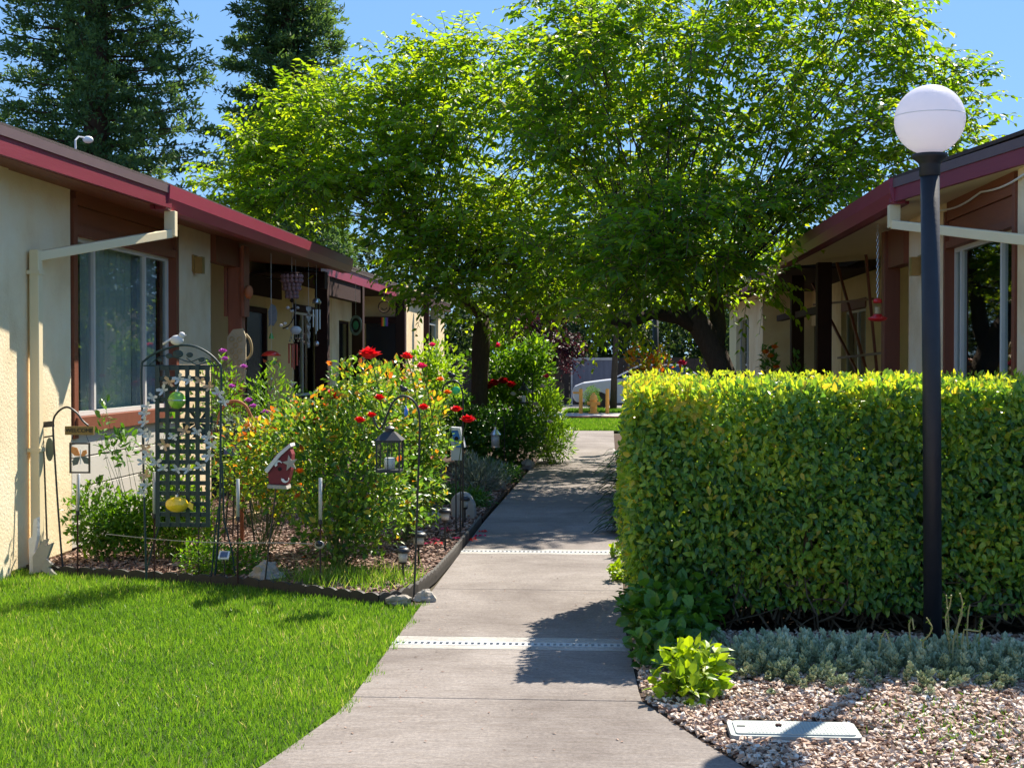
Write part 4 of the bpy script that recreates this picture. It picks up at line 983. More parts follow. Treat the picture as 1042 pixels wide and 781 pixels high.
# beyond the tree: shrubs left of the path
fr = plant('rose_shrub', 'tall climbing rose with crimson blooms just right of the upright trunk', 'rose bush', V(-1.75, 23.0, 0), [(-1.85, 23, 1.55, .5, .5, .5), (-1.35, 23.2, 1.25, .5, .5, .5), (-1.75, 23, .8, .6, .5, .5), (-1.2, 23.2, 1.7, .35, .4, .35)], 4200, .095, .05, 'bush', (.34, .22), 26, .1)
for px, py, mt, r in ((505, 350, 'rose_pink', .07), (503, 388, 'rose_dark', .09), (512, 386, 'rose_dark', .08), (520, 390, 'rose_dark', .08), (497, 392, 'rose_dark', .07), (556, 382, 'rose_pink', .05)): bloom(fr, gY(px, py, 22.4), r, M[mt], 14)
plant('shrub', 'dark leafy shrub in shade at the foot of the upright trunk', 'shrub', V(-1.75, 21.3, 0), [(-1.75, 21.2, .5, .55, .5, .45), (-1.35, 21.4, .45, .4, .5, .45), (-2.2, 21.2, .6, .35, .4, .5)], 3600, .085, .05, 'ivy', (.2, .15), 20, .05)
fy = plant('shrub', 'feathery yellow green shrub with small pale flowers beside the far path', 'shrub', V(-.95, 22.4, 0), [(-1.0, 22.6, .6, .42, .5, .55), (-.85, 22.2, .35, .35, .5, .35), (-1.05, 23, 1.0, .3, .4, .25)], 3600, .10, .024, 'bush', (.55, .25), 26, .1)
for px, py in ((522, 400), (530, 404), (541, 398), (552, 392), (559, 428), (545, 410)): bloom(fy, gY(px, py, 21.7), .045, M['plaster'], 10, 'blossom')
plant('bush', 'tall bright green bush seen in the gap between the rose and the trunk', 'bush', V(-2.8, 24.5, 0), [(-2.9, 24.5, 1.0, .45, .5, 1.0), (-3.2, 24.8, 1.3, .4, .4, .7)], 2200, .10, .05, 'bush', (.75, .15), 14, .1)
plant('lavender', 'grey green lavender mound beyond the white lantern', 'plant', V(-1.55, 17.4, 0), [(-1.55, 17.4, .16, .33, .4, .22), (-1.75, 17.6, .2, .22, .3, .24)], 2400, .085, .012, 'silver', (.5, .25), 24, .0, upw=.9)
plant('ground_plant', 'low dark green mound at the path edge past the rose bed', 'plant', V(-1.42, 15.3, 0), [(-1.45, 15.4, .09, .2, .3, .12), (-1.75, 15.6, .1, .25, .3, .12)], 1500, .05, .02, 'ivy', (.3, .2), 10, .0)
plant('ground_plant', 'second low dark mound between the lavender and the path', 'plant', V(-1.32, 18.8, 0), [(-1.32, 18.8, .1, .2, .4, .13), (-1.7, 19.3, .12, .3, .4, .15)], 1200, .06, .024, 'ivy', (.25, .2), 10, .0)
plant('hedge', 'low green hedge row in front of the far left windows', 'hedge', V(-3.4, 30, 0), [(-3.4, 28 + i, .45, .45, .6, .5) for i in range(5)], 3200, .10, .05, 'ivy', (.4, .2), 10, .05)
# agapanthus right of path
def strap_plant(label, c, n, L, group):
    t = empty('strap_leaf_plant', c, label, 'plant', group); mb = MB()
    for i in range(n):
        az = rng.uniform(0, 6.28); el = rng.uniform(.5, 1.35); l = L * rng.uniform(.6, 1.1); d = V(math.cos(az), math.sin(az), 0); s = V(-d[1], d[0], 0)
        vs = []; 
        for j, u in enumerate(np.linspace(0, 1, 7)):
            p = V(*c) + d * l * u * math.cos(el) + V(0, 0, l * u * math.sin(el) - .55 * l * u ** 2.6) + d * .02; w_ = .034 * (1 - u ** 2.2) + .002
            vs += [p - s * w_, p + V(0, 0, -.005), p + s * w_]
        fs = []
        for j in range(6): fs += [(3 * j, 3 * j + 1, 3 * j + 4, 3 * j + 3), (3 * j + 1, 3 * j + 2, 3 * j + 5, 3 * j + 4)]
        mb.add(vs, fs)
    mb.build('leaves', LM['strap'], t)
for i, (x, y, l) in enumerate(((.26, 13.2, .62), (.30, 15.0, .65), (.28, 17.0, .7), (.34, 19.2, .7), (.32, 21.6, .65))):
    strap_plant(('nearest', 'second', 'middle', 'fourth', 'farthest')[i] + ' dark strap leaved plant along the right path edge beyond the hedge', (x, y, 0), 70, l, 'strap leaved plants right of the path')
plant('rose_shrub', 'young shrub with coral new leaves rising just above the hedge near the car', 'shrub', V(.55, 21, 0), [(.45, 21, 1.55, .16, .3, .35), (.75, 21, 1.4, .2, .3, .4)], 420, .10, .05, 'rose', (.85, .15), 14, .1)
fx = plant('rose_shrub', 'sparse rose with one pink bloom above the hedge before the leaning trunk', 'rose bush', V(1.15, 19, 0), [(1.0, 19, 1.2, .25, .3, .4), (1.3, 19, 1.25, .25, .3, .35)], 420, .09, .045, 'rose', (.5, .25), 12, .1)
bloom(fx, gY(694, 368, 18.8), .06, M['rose_pink'], 12)
fo = plant('rose_shrub', 'thin rose stems with orange flowers above the hedge before the far dark porch', 'rose bush', V(2.05, 18, 0), [(2.05, 18, 1.55, .12, .2, .3), (2.38, 18, 1.4, .1, .2, .3)], 260, .085, .04, 'ivy', (.5, .25), 8, .1)
for px, py in ((788, 352), (784, 361), (790, 372), (779, 357), (787, 378)): bloom(fo, gY(px, py, 17.9), .045, M['flower_orange'], 10)
# ivy clump at hedge foot, lime plant, weeds
plant('ivy', 'ivy clump spilling from the hedge corner onto the path edge', 'ivy', V(.27, 8.0, 0), [(.26, 7.95, .16, .17, .22, .2), (.34, 7.65, .12, .2, .24, .17), (.40, 8.0, .2, .25, .2, .18), (.26, 7.35, .08, .12, .2, .12), (.2, 8.5, .15, .1, .3, .16)], 1150, .075, .062, 'ivy', (.42, .2), 30, .2, upw=.1)
plant('leafy_plant', 'bright lime green leafy plant at the gravel corner below the ivy', 'plant', V(.40, 6.72, 0), [(.40, 6.74, .11, .15, .15, .14), (.36, 6.62, .07, .14, .12, .10), (.47, 6.8, .15, .09, .1, .1)], 420, .070, .045, 'lime', (.6, .22), 24, .1, upw=.25)
plant('weed', 'small yellow green weed at the hedge foot beside the path', 'weed', V(.08, 10.3, 0), [(.08, 10.3, .06, .07, .12, .07)], 110, .05, .034, 'lime', (.6, .2), 8)
plant('weed', 'second small weed tuft beside the farther drain grate', 'weed', V(.09, 11.5, 0), [(.09, 11.5, .05, .06, .12, .06)], 80, .05, .034, 'lime', (.5, .2), 8)
# sedum mat: many fleshy stems
def sedum():
    t = empty('sedum', (1.5, 7.7, 0), 'silvery green fleshy ground cover along the foot of the hedge', 'ground cover')
    m = 820; cx = np.array([.75, 1.0, 1.25, 1.6, 1.9, 2.2, 2.5, 2.75]); cy = np.array([7.42, 7.40, 7.45, 7.38, 7.42, 7.36, 7.45, 7.40]); k = rng.choice(8, m)
    bs = np.c_[cx[k] + rng.normal(0, .17, m), cy[k] + rng.normal(0, .21, m), np.zeros(m)]
    d = nrm(np.c_[(bs[:, 0] - cx[k]) * 2.6 + rng.normal(0, .25, m), (bs[:, 1] - cy[k]) * 3.0 - .1 + rng.normal(0, .2, m), np.full(m, 1.0)]); ln = rng.uniform(.06, .15, m)
    Ps, Ds, Ns, Ls, tn = [], [], [], [], []
    for i in range(m):
        nl = 34; u = rng.random(nl) ** .7; p = bs[i] + d[i] * (ln[i] * u)[:, None] + V(0, 0, -.0) ; az = np.arange(nl) * 2.4
        a_ = nrm(np.cross(d[i], V(.3, .1, 1))); b2_ = np.cross(d[i], a_); o = a_ * np.cos(az)[:, None] + b2_ * np.sin(az)[:, None]
        Ps.append(p); Ds.append(nrm(o * .75 + d[i] * (1.1 + 1.3 * (u > .8)[:, None]))); Ns.append(o + rng.normal(0, .2, (nl, 3))); Ls.append(rng.uniform(.028, .042, nl)); tn.append(np.clip(rng.normal(.45, .15) + rng.normal(0, .12, nl) + .2 * (u - .5), 0, 1))
    L = np.concatenate(Ls); o = scatter('stems', np.concatenate(Ps), np.concatenate(Ds), np.concatenate(Ns), L, L * .50, np.concatenate(tn), LM['sedum'], t, 'finger'); o['kind'] = 'stuff'
sedum()
# dry flower stalks around the lamp post
st = [((893, 700), [(893, 680), (896, 650), (901, 640), (909, 662)], 7.3), ((928, 685), [(927, 660), (925, 635), (928, 627), (930, 640)], 7.35), ((941, 690), [(940, 668), (939, 652), (946, 645), (949, 638), (943, 628)], 7.25),
      ((968, 685), [(966, 655), (965, 630), (963, 605)], 7.35), ((969, 685), [(970, 650), (975, 635), (980, 615), (977, 603)], 7.3), ((965, 650), [(962, 628), (967, 615), (968, 605)], 7.3), ((977, 680), [(979, 655), (981, 640), (998, 642), (1000, 630)], 7.3),
      ((986, 670), [(984, 645), (985, 625), (987, 615)], 7.35), ((996, 675), [(996, 655), (999, 628)], 7.4), ((1000, 702), [(1001, 690), (1001, 683), (985, 687), (965, 692), (948, 696)], 7.15), ((925, 705), [(917, 697), (910, 690), (906, 686)], 7.2), ((975, 660), [(974, 640), (980, 622)], 7.35)]
t = empty('dry_flower_stalks', tuple(gZ(965, 690)), 'thin dry curling flower stalks rising from the ground cover beside the lamp post', 'stalks')
for (bx, by), pts, Y in st:
    P = [gY(bx, by, Y)] + [gY(x, y, Y - .02 * i) for i, (x, y) in enumerate(pts)]
    pp = np.array(P); tt = np.linspace(0, len(P) - 1, 3 * len(P)); sm = np.c_[[np.interp(tt, range(len(P)), pp[:, j]) for j in range(3)]].T
    MB().tube(sm, np.linspace(.0055, .0035, len(sm)), 5).build('stalk', M['dry_stalk'], t)
    m = 26; u = rng.random(m) * (len(P) - 1); q = np.c_[[np.interp(u, range(len(P)), pp[:, j]) for j in range(3)]].T
    scatter('stalk_leaves', q, rdir(m, .6), rdir(m), .02, .007, rng.random(m), LM['bush'], t, 'kite')

# ================================================================== LAMP, BOX, STREET
lp_ = empty('lamp_post', (1.800, 7.9, 0), 'black lamp post with a large white globe standing in front of the hedge', 'lamp post')
MB().tube([(1.800, 7.9, -.05), (1.786, 7.9, 1.48), (1.771, 7.9, 2.645)], [.049, .050, .051], 24).build('pole', M['pole'], lp_, smooth=True)
MB().lathe((1.770, 7.9, 2.570), [(.0515, .05), (.056, .055), (.056, .11), (.062, .125), (.092, .150), (.096, .16), (.096, .172)], 28).build('collar', M['pole'], lp_, smooth=True)
gm, nt_, ot = newmat('opal_globe'); p_ = principled(nt_, .22, .5); p_.inputs['Base Color'].default_value = (.90, .88, .91, 1)
tr_ = nt_.nodes.new('ShaderNodeBsdfTranslucent'); tr_.inputs['Color'].default_value = (.95, .91, .96, 1); ms = nt_.nodes.new('ShaderNodeMixShader'); ms.inputs[0].default_value = .45
nt_.links.new(p_.outputs[0], ms.inputs[1]); nt_.links.new(tr_.outputs[0], ms.inputs[2]); nt_.links.new(ms.outputs[0], ot.inputs['Surface'])
MB().ball((1.769, 7.9, 2.931), .190, 48, 32).build('globe', gm, lp_, smooth=True)
MB().tube([(1.769 + .1885 * math.cos(t_), 7.9 + .1885 * math.sin(t_), 2.951) for t_ in np.linspace(0, 6.2832, 60)], .0022, 5, False).build('seam', M['white'], lp_)
# utility cover
q = V(.80, 6.10, 0); ub = empty('utility_box', q, 'pale rectangular utility box lid lying in the gravel crossed by the lamp shadow', 'utility box')
mb = MB()
def rrect(cx, cy, hx, hy, r, z, rot=0.0):
    out = []
    for sx, sy, a0 in ((1, 1, 0), (-1, 1, 90), (-1, -1, 180), (1, -1, 270)):
        for k in range(5):
            a_ = RAD(a0 + 22.5 * k); out.append((cx + sx * (hx - r) + r * math.cos(a_), cy + sy * (hy - r) + r * math.sin(a_), z))
    return out
lidm = solid('lid_plastic', [(.30, .33, .31), (.46, .50, .47)], 14, .7, .3)
MB().prism(rrect(q[0], q[1], .275, .125, .025, -.01), (0, 0, .031)).build('rim', lidm, ub)
lid = MB().prism(rrect(q[0], q[1], .252, .106, .018, .0215), (0, 0, .006)).build('lid', lidm, ub)
mb = MB()
for i in range(29): x = q[0] - .20 + i * .0150; mb.box((x, q[1] - .095, .0276), (x + .007, q[1] + .095, .0295))
mb.build('ribs', lidm, lid)
MB().box((q[0] - .24, q[1] + .0, .0277), (q[0] - .205, q[1] + .012, .030)).build('pick_hole', M['inside'], lid)
MB().lathe((q[0] - .06, q[1] + .02, .028), [(.014, 0), (.014, .008), (.006, .010)], 10).build('bolt', M['brown_dark'], lid)

# hydrant, bollards
hx = gY(604, 424, 41)[0]
hy_ = empty('fire_hydrant', (hx, 41, .096), 'orange fire hydrant between the two orange bollards across the street', 'fire hydrant'); z0 = .096
MB().lathe((hx, 41, z0), [(.15, 0), (.15, .04), (.10, .045), (.10, .38), (.125, .385), (.125, .42), (.11, .45), (.09, .52), (.05, .57), (.035, .575), (.035, .61)], 18).build('barrel', M['orange_paint'], hy_, smooth=False)
MB().tube([(hx - .19, 41, z0 + .30), (hx + .19, 41, z0 + .30)], .055, 10).build('side_outlet', M['orange_paint'], hy_)
MB().tube([(hx, 41, z0 + .27), (hx, 40.82, z0 + .27)], .075, 12).build('front_outlet', M['orange_paint'], hy_)
for px, lab in ((591, 'orange bollard left of the fire hydrant'), (618, 'orange bollard right of the fire hydrant')):
    x = gY(px, 424, 41)[0]; tag(MB().lathe((x, 41, .09), [(.055, 0), (.055, .70), (.045, .725), (.02, .735)], 14).build('bollard', M['orange_paint']), lab, 'bollard', 'bollards at the fire hydrant')
# ball shrub
q = gY(601, 412, 43.2); plant('ball_shrub', 'round clipped shrub behind the hydrant in front of the car hood', 'shrub', V(q[0], 43.2, .1), [(q[0] + .04, 43.2, .50, .27, .27, .38)], 3600, .032, .016, 'bush', (.3, .15), 8)
# car
def car():
    Y = 46.0; x0 = gY(583, 400, Y)[0]; t = empty('parked_car', (x0 + 2.3, Y, .03), 'silver car parked side on beyond the hydrant facing left', 'car'); z = .03
    paint = solid('car_paint', [(.60, .62, .68), (.66, .68, .74)], 1, .3, .5)
    prof = [(0.02, .42), (0, .62), (.05, .78), (.35, .90), (.95, .98), (1.30, 1.02), (1.36, 1.03), (3.9, 1.05), (4.35, .98), (4.5, .85), (4.52, .45), (4.4, .30), (3.95, .27), (3.8, .52), (3.55, .64), (3.3, .52), (3.15, .27), (1.25, .24), (1.1, .52), (.82, .64), (.55, .52), (.42, .27), (.12, .28)]
    rows = [(-.86, .94, -.06), (-.80, 1.0, 0), (.80, 1.0, 0), (.86, .94, -.06)]
    P = []; 
    mb = MB(); n = len(prof); vs = []
    for yy, sc, dz in rows:
        for (px_, pz) in prof: vs.append((x0 + 2.26 + (px_ - 2.26) * (1 - .012 * (sc < 1)), Y + yy, z + pz + (dz * .4 if pz > .6 else 0)))
    fs = [tuple(range(n)), tuple(3 * n + i for i in range(n))[::-1]]
    for r in range(3): fs += [(r * n + i, (r + 1) * n + i, (r + 1) * n + (i + 1) % n, r * n + (i + 1) % n) for i in range(n)]
    mb.add(vs, fs); body = mb.build('body', paint, t, bevel=.03)
    # cabin
    bot = [(1.25, 1.0), (4.2, 1.02)]; top = [(2.05, 1.44), (2.4, 1.50), (3.3, 1.50), (3.75, 1.42)]
    vs = []; 
    for yy, s in ((-.78, 1), (-.62, 0), (.62, 0), (.78, 1)):
        pass
    lo = [V(x0 + 1.28, Y - .80, z + 1.0), V(x0 + 4.2, Y - .80, z + 1.02), V(x0 + 4.2, Y + .80, z + 1.02), V(x0 + 1.28, Y + .80, z + 1.0)]
    hi = [V(x0 + 2.12, Y - .62, z + 1.44), V(x0 + 3.55, Y - .62, z + 1.44), V(x0 + 3.55, Y + .62, z + 1.44), V(x0 + 2.12, Y + .62, z + 1.44)]
    MB().add(lo + hi, [(3, 2, 1, 0), (4, 5, 6, 7), (0, 1, 5, 4), (1, 2, 6, 5), (2, 3, 7, 6), (3, 0, 4, 7)]).build('windows', solid('car_glass', [(.03, .05, .09)], 2, .06, .6), t)
    MB().prism(rrect(x0 + 2.83, Y, .76, .63, .15, z + 1.441), (0, 0, .045)).build('roof', paint, t, bevel=.02)
    for s in (-1, 1):
        pl = MB()
        for a_, b2_ in ((lo[0], hi[0]), (lo[1], hi[1]), ((lo[0] + lo[1]) / 2, (hi[0] + hi[1]) / 2)):
            a3 = a_.copy(); b3 = b2_.copy(); a3[1] = Y + s * .805; b3[1] = Y + s * .625; pl.bar(a3, b3, .06, .03)
        pl.build('pillar', paint, t)
        MB().prism([(x0 + .03, Y + s * .62, z + .62), (x0 + .28, Y + s * .868, z + .68), (x0 + .30, Y + s * .868, z + .80), (x0 + .07, Y + s * .62, z + .76)], (0, 0, .003)).build('headlight', M['silver'], t)
        MB().box((x0 + .02, Y + s * .865, z + .55), (x0 + .24, Y + s * .60, z + .61)).build('indicator', M['orange_paint'], t)
        MB().box((x0 + 1.62, Y + s * .82, z + 1.0), (x0 + 1.78, Y + s * .98, z + 1.12)).build('mirror', paint, t, bevel=.02)
        for wx in (.82, 3.55):
            w_ = MB().lathe((0, 0, 0), [(.20, -.1), (.30, -.1), (.32, -.07), (.32, .07), (.30, .1), (.20, .1)], 22); 
            vv = np.concatenate(w_.v); w_.v = [np.c_[vv[:, 0] + x0 + wx, vv[:, 2] + Y + s * .76, vv[:, 1] + z + .32]]
            wo_ = w_.build('wheel', M['edging'], t)
            r_ = MB().lathe((0, 0, 0), [(.205, -.085), (.19, -.105), (.05, -.09), (.04, -.12), (.01, -.12)], 22); vv = np.concatenate(r_.v); r_.v = [np.c_[vv[:, 0] + x0 + wx, s * -1 * -vv[:, 2] * 1 + Y + s * .76 if s < 0 else -vv[:, 2] + Y + .76, vv[:, 1] + z + .32]]
            r_.build('rim', M['silver'], wo_)
        MB().box((x0 + 1.95, Y + s * .861, z + .86), (x0 + 2.12, Y + s * .875, z + .89)).build('door_handle', M['silver'], t)
car()
# grey panel and fence behind car
x0, x1 = gY(581, 370, 50.5)[0], gY(626, 370, 50.5)[0]
pn = empty('screen_panel', ((x0 + x1) / 2, 50.5, 0), 'grey blue framed screen panel standing behind the silver car', 'screen')
MB().box((x0 + .06, 50.48, .2), (x1 - .06, 50.54, 1.66)).build('panel', solid('panel_grey', [(.03, .035, .055), (.14, .16, .22)], 2, .5, .4, stretch=(3, 1, .5)), pn)
MB().box((x0, 50.45, 0), (x0 + .06, 50.57, 1.75)).box((x1 - .06, 50.45, 0), (x1, 50.57, 1.75)).box((x0 + .06, 50.45, 1.66), (x1 - .06, 50.57, 1.75)).build('frame', solid('panel_frame', [(.32, .33, .34)], 3, .5, .4), pn)
fe = empty('wooden_fence', (0, 52, 0), 'long dark weathered fence closing the view beyond the parked car', 'fence')
mb = MB()
for i in range(150): mb.box((-15 + .2 * i, 52, .0), (-15 + .2 * i + .192, 52.03, 1.75 + .02 * math.sin(i * 7.1)))
mb.build('boards', solid('fence_wood', [(.03, .024, .02), (.065, .05, .042)], 3, .9, .15), fe)
for i in range(13): MB().box((-15 + 2.4 * i, 52.035, 0), (-14.9 + 2.4 * i, 52.13, 1.85)).build('post', bpy.data.materials['fence_wood'], fe)
hg = plant('far_hedge', 'long shaggy hedge behind the dark fence beyond the street', 'hedge', V(0, 54.5, 0), [(-14 + 2.1 * i, 54.6, 2.2, 1.5, 1, 2.0 + .5 * math.sin(i * 2.3)) for i in range(15)], 16000, .26, .14, 'bg', (.35, .2), 0)
# black lamp post at centre and far conduit post
for px, Y, lab in ((667, 26, 'slim black post standing under the right tree above the hedge'),):
    x = gY(px, 368, Y)[0]; t = empty('garden_post', (x, Y, 0), lab, 'post')
    MB().tube([(x, Y, -.05), (x, Y, 2.7)], .055, 12).build('pole', M['pole'], t, smooth=True)
    MB().ball((x, Y, 2.88), .18, 20, 14).build('globe', gm, t, smooth=True)

# ================================================================== RIGHT PORCH THINGS
q0 = gX(893, 241, 2.75); fd = empty('hummingbird_feeder', gX(893, 327, 2.75), 'red hummingbird feeder hanging on a long chain under the right gutter', 'bird feeder')
ztop, zc = 3.04, gX(893, 303, 2.75)[2]; x, y = gX(893, 300, 2.75)[:2]
mb = MB(); k = 0; z = zc + .02
while z < ztop:
    a_ = np.linspace(0, 2 * math.pi, 9); w_, hh = .011, .021
    mb.tube([(x + (w_ * math.cos(t_) if k % 2 else 0), y + (0 if k % 2 else w_ * math.cos(t_)), z + hh * math.sin(t_)) for t_ in a_], .0035, 4, False); z += .033; k += 1
mb.build('chain', M['silver'], fd)
zb = gX(893, 327, 2.75)[2]; H_ = zc - zb
MB().lathe((x, y, zb), [(.03, 0), (.085, .012), (.10, .03), (.10, .038), (.05, .055), (.045, .075)], 22).build('base', M['red'], fd, smooth=True)
MB().lathe((x, y, zb + .076), [(.038, 0), (.038, H_ - .13)], 18).build('bottle', M['clear'], fd, smooth=True)
MB().lathe((x, y, zb + .078), [(.030, 0), (.030, (H_ - .13) * .6)], 14).build('nectar', solid('nectar', [(.5, .38, .2)], 5, .2, .5), fd)
MB().lathe((x, y, zb + H_ - .053), [(.045, 0), (.045, .03), (.03, .045), (.008, .05)], 18).build('cap', M['red'], fd, smooth=True)
for i in range(5):
    a_ = i * 1.257; MB().lathe((x + .075 * math.cos(a_), y + .075 * math.sin(a_), zb + .036), [(.012, 0), (.014, .006), (.004, .009)], 8).build('port', M['white'], fd)
sf = empty('swing_frame', tuple(gX(870, 380, 3.45)), 'thin dark pole frame leaning across the right porch behind the feeder', 'frame')
for a_, b2_, Xa, Xb in (((850, 262), (884, 386), 3.35, 3.5), ((820, 275), (876, 386), 3.6, 3.6), ((881, 259), (893, 386), 3.3, 3.5)):
    MB().bar(gX(*a_, Xa), gX(*b2_, Xb), .035, .035).build('pole', M['brown'], sf)
for a_, b2_ in (((828, 310), (888, 304)), ((853, 364), (898, 359))): MB().bar(gX(*a_, 3.4), gX(*b2_, 3.4), .03, .03).build('crossbar', M['metal_edge'] if a_[1] > 350 else M['brown'], sf)
# ================================================================== GARDEN ORNAMENTS (left bed)
def pl(pts, Y): return [gY(a, b, Y) for a, b in pts]
def smooth_pts(P, k=6):
    P = np.array(P); n = len(P); out = []
    for i in range(n - 1):
        p0, p1, p2, p3 = P[max(i - 1, 0)], P[i], P[i + 1], P[min(i + 2, n - 1)]
        for j in range(k):
            t = j / k; out.append(.5 * ((2 * p1) + (-p0 + p2) * t + (2 * p0 - 5 * p1 + 4 * p2 - p3) * t * t + (-p0 + 3 * p1 - 3 * p2 + p3) * t ** 3))
    out.append(P[-1]); return np.array(out)

def bird(parent, c, s, mat, dirx=1, name='bird'):
    mb = MB(); c = V(*c)
    mb.ball(c, .5 * s, 14, 9, (1.15, .7, .85)); mb.ball(c + V(.42 * dirx, 0, .42) * s, .27 * s, 12, 8)
    mb.tube([c + V(.65 * dirx, 0, .42) * s, c + V(.86 * dirx, 0, .38) * s], [.07 * s, .01 * s], 6)
    mb.prism([c + V(-.4 * dirx, -.08, .05) * s, c + V(-1.15 * dirx, -.16, -.42) * s, c + V(-1.2 * dirx, -.12, -.25) * s, c + V(-.4 * dirx, -.08, .25) * s], (0, .2 * s, 0))
    return mb.build(name, mat, parent, smooth=True)

# --- shepherd hook with lantern
Yh = 9.45
hb = gY(421, 611, Yh)
hk = empty('shepherd_hook', (hb[0], Yh, 0), 'black shepherd hook at the front bed corner holding the glass lantern', 'garden hook', 'shepherd hooks in the rose bed')
P = smooth_pts([(hb[0], Yh, -.05)] + pl([(423, 560), (425, 500), (427, 440), (426, 418), (419, 406), (409, 403), (400, 409), (394, 422), (390, 432), (386, 436), (382, 431), (380, 424)], Yh))
MB().tube(P, .0075, 8).build('hook', M['black_metal'], hk, smooth=True)
bird(hk, gY(411, 396, Yh), .045, M['black_metal'], -1)
lb = gY(396.5, 480, Yh); lt = gY(396.5, 448, Yh)[2]; w_ = .082
ln = empty('lantern', (lb[0], Yh, lb[2]), 'black framed glass lantern with a white candle hanging on the front hook', 'lantern')
mb = MB().box((lb[0] - w_, Yh - w_, lb[2]), (lb[0] + w_, Yh + w_, lb[2] + .018)).box((lb[0] - w_, Yh - w_, lt - .01), (lb[0] + w_, Yh + w_, lt + .004))
for i in (-1, 1):
    for j in (-1, 1): mb.box((lb[0] + i * w_ - i * .01, Yh + j * w_ - j * .01, lb[2] + .018), (lb[0] + i * w_, Yh + j * w_, lt - .01))
    mb.box((lb[0] - .003, Yh + i * w_ - .003, lb[2] + .018), (lb[0] + .003, Yh + i * w_ + .003, lt - .01))
mb.build('frame', M['black_metal'], ln)
mb = MB(); v = []
for s_, z in ((1.16, lt + .005), (.42, lt + .06)): v += [(lb[0] + i * w_ * s_, Yh + j * w_ * s_, z) for i, j in ((-1, -1), (1, -1), (1, 1), (-1, 1))]
mb.add(v, [(3, 2, 1, 0), (4, 5, 6, 7), (0, 1, 5, 4), (1, 2, 6, 5), (2, 3, 7, 6), (3, 0, 4, 7)]); mb.lathe((lb[0], Yh, lt + .06), [(.03, 0), (.03, .022), (.038, .024), (.02, .036), (.004, .042)], 14)
mb.build('lid', M['black_metal'], ln)
MB().tube([(lb[0], Yh, lt + .10), (lb[0] - .012, Yh, lt + .12), (lb[0] - .035, Yh, gY(388, 434, Yh)[2])], .003, 5).build('loop', M['black_metal'], ln)
mb = MB()
for s_ in (-1, 1): mb.box((lb[0] - w_ + .01, Yh + s_ * (w_ - .006), lb[2] + .02), (lb[0] + w_ - .01, Yh + s_ * (w_ - .008), lt - .012)); mb.box((lb[0] + s_ * (w_ - .006), Yh - w_ + .01, lb[2] + .02), (lb[0] + s_ * (w_ - .008), Yh + w_ - .01, lt - .012))
mb.build('panes', M['clear'], ln)
MB().lathe((lb[0], Yh, lb[2] + .0185), [(.036, 0), (.037, .07), (.033, .078), (.01, .074)], 20).build('candle', M['white'], ln, smooth=True)
bs = gY(413.5, 404, Yh + .01)
oc = empty('blue_charm', gY(413, 422, Yh), 'small blue glass charm dangling beneath the bird on the front hook', 'charm')
MB().tube([bs, gY(413, 412, Yh)], .0015, 4).build('cord', M['silver'], oc)
MB().lathe(gY(413, 424, Yh), [(.004, 0), (.016, .02), (.012, .045), (.003, .075)], 10).build('drop', solid('blue_glass', [(.03, .12, .5), (.08, .3, .75)], 10, .15, .6), oc, smooth=True)

# --- left hook with welcome plate and butterfly frame
Yl = 10.45; base = gY(64.6, 581, Yl)
h2 = empty('shepherd_hook', (base[0], Yl, 0), 'black curved hook near the downspout carrying the WELCOME plate and butterfly frame', 'garden hook', 'shepherd hooks in the rose bed')
P = smooth_pts([(base[0], Yl, -.05)] + pl([(60, 530), (56, 470), (54, 432), (58, 420), (68, 414), (78, 420), (84, 428), (90, 433)], Yl))
MB().tube(P, .008, 8).build('hook', M['black_metal'], h2, smooth=True)
wp = empty('welcome_plate', gY(81, 438, Yl), 'small wooden WELCOME plate hanging above the butterfly frame', 'sign')
c = gY(81, 438, Yl); MB().box((c[0] - .112, Yl - .008, c[2] - .032), (c[0] + .112, Yl + .008, c[2] + .034)).build('board', solid('plate_wood', [(.17, .12, .04), (.28, .20, .08)], 12, .7, .2), wp)
fc = bpy.data.curves.new('lettering', 'FONT'); fc.body = 'WELCOME'; fc.size = .044; fc.align_x = 'CENTER'; fc.align_y = 'CENTER'; fc.extrude = .002
ft_ = bpy.data.objects.new('tmp', fc); COL.objects.link(ft_); bpy.context.view_layer.update(); me_ = bpy.data.meshes.new_from_object(ft_); bpy.data.objects.remove(ft_); fo_ = bpy.data.objects.new('lettering', me_); COL.objects.link(fo_); fo_.parent = wp; me_.materials.clear(); me_.materials.append(M['edging']); fo_.rotation_euler = (math.pi / 2, 0, 0); fo_.location = (0, -.0105, .001)
bf = empty('butterfly_ornament', gY(81, 465, Yl), 'square black metal frame holding a stained glass butterfly below the WELCOME plate', 'ornament')
a, b = gY(71.5, 451, Yl), gY(91, 480.5, Yl)
mb = MB().bar((a[0], Yl, a[2]), (b[0], Yl, a[2]), .012, .012).bar((a[0], Yl, b[2]), (b[0], Yl, b[2]), .012, .012).bar((a[0], Yl, a[2] + .006), (a[0], Yl, b[2] - .006), .0122, .0122).bar((b[0], Yl, a[2] + .006), (b[0], Yl, b[2] - .006), .0122, .0122)
mb.tube([(a[0], Yl, a[2]), (c[0] - .05, Yl, c[2] - .03)], .002, 4).tube([(b[0], Yl, a[2]), (c[0] + .05, Yl, c[2] - .03)], .002, 4); mb.build('frame', M['black_metal'], bf)
orange_g = solid('amber_glass', [(.50, .16, .03), (.62, .30, .10)], 25, .2, .5); dark_g = solid('teal_glass', [(.02, .05, .06), (.05, .11, .12)], 25, .2, .5)
def wing(cx, cz, sx, sz, s, Y): return [(cx, Y, cz), (cx + sx * .35, Y, cz + sz * .85), (cx + sx * .9, Y, cz + sz), (cx + sx, Y, cz + sz * .45), (cx + sx * .6, Y, cz + sz * .05)]
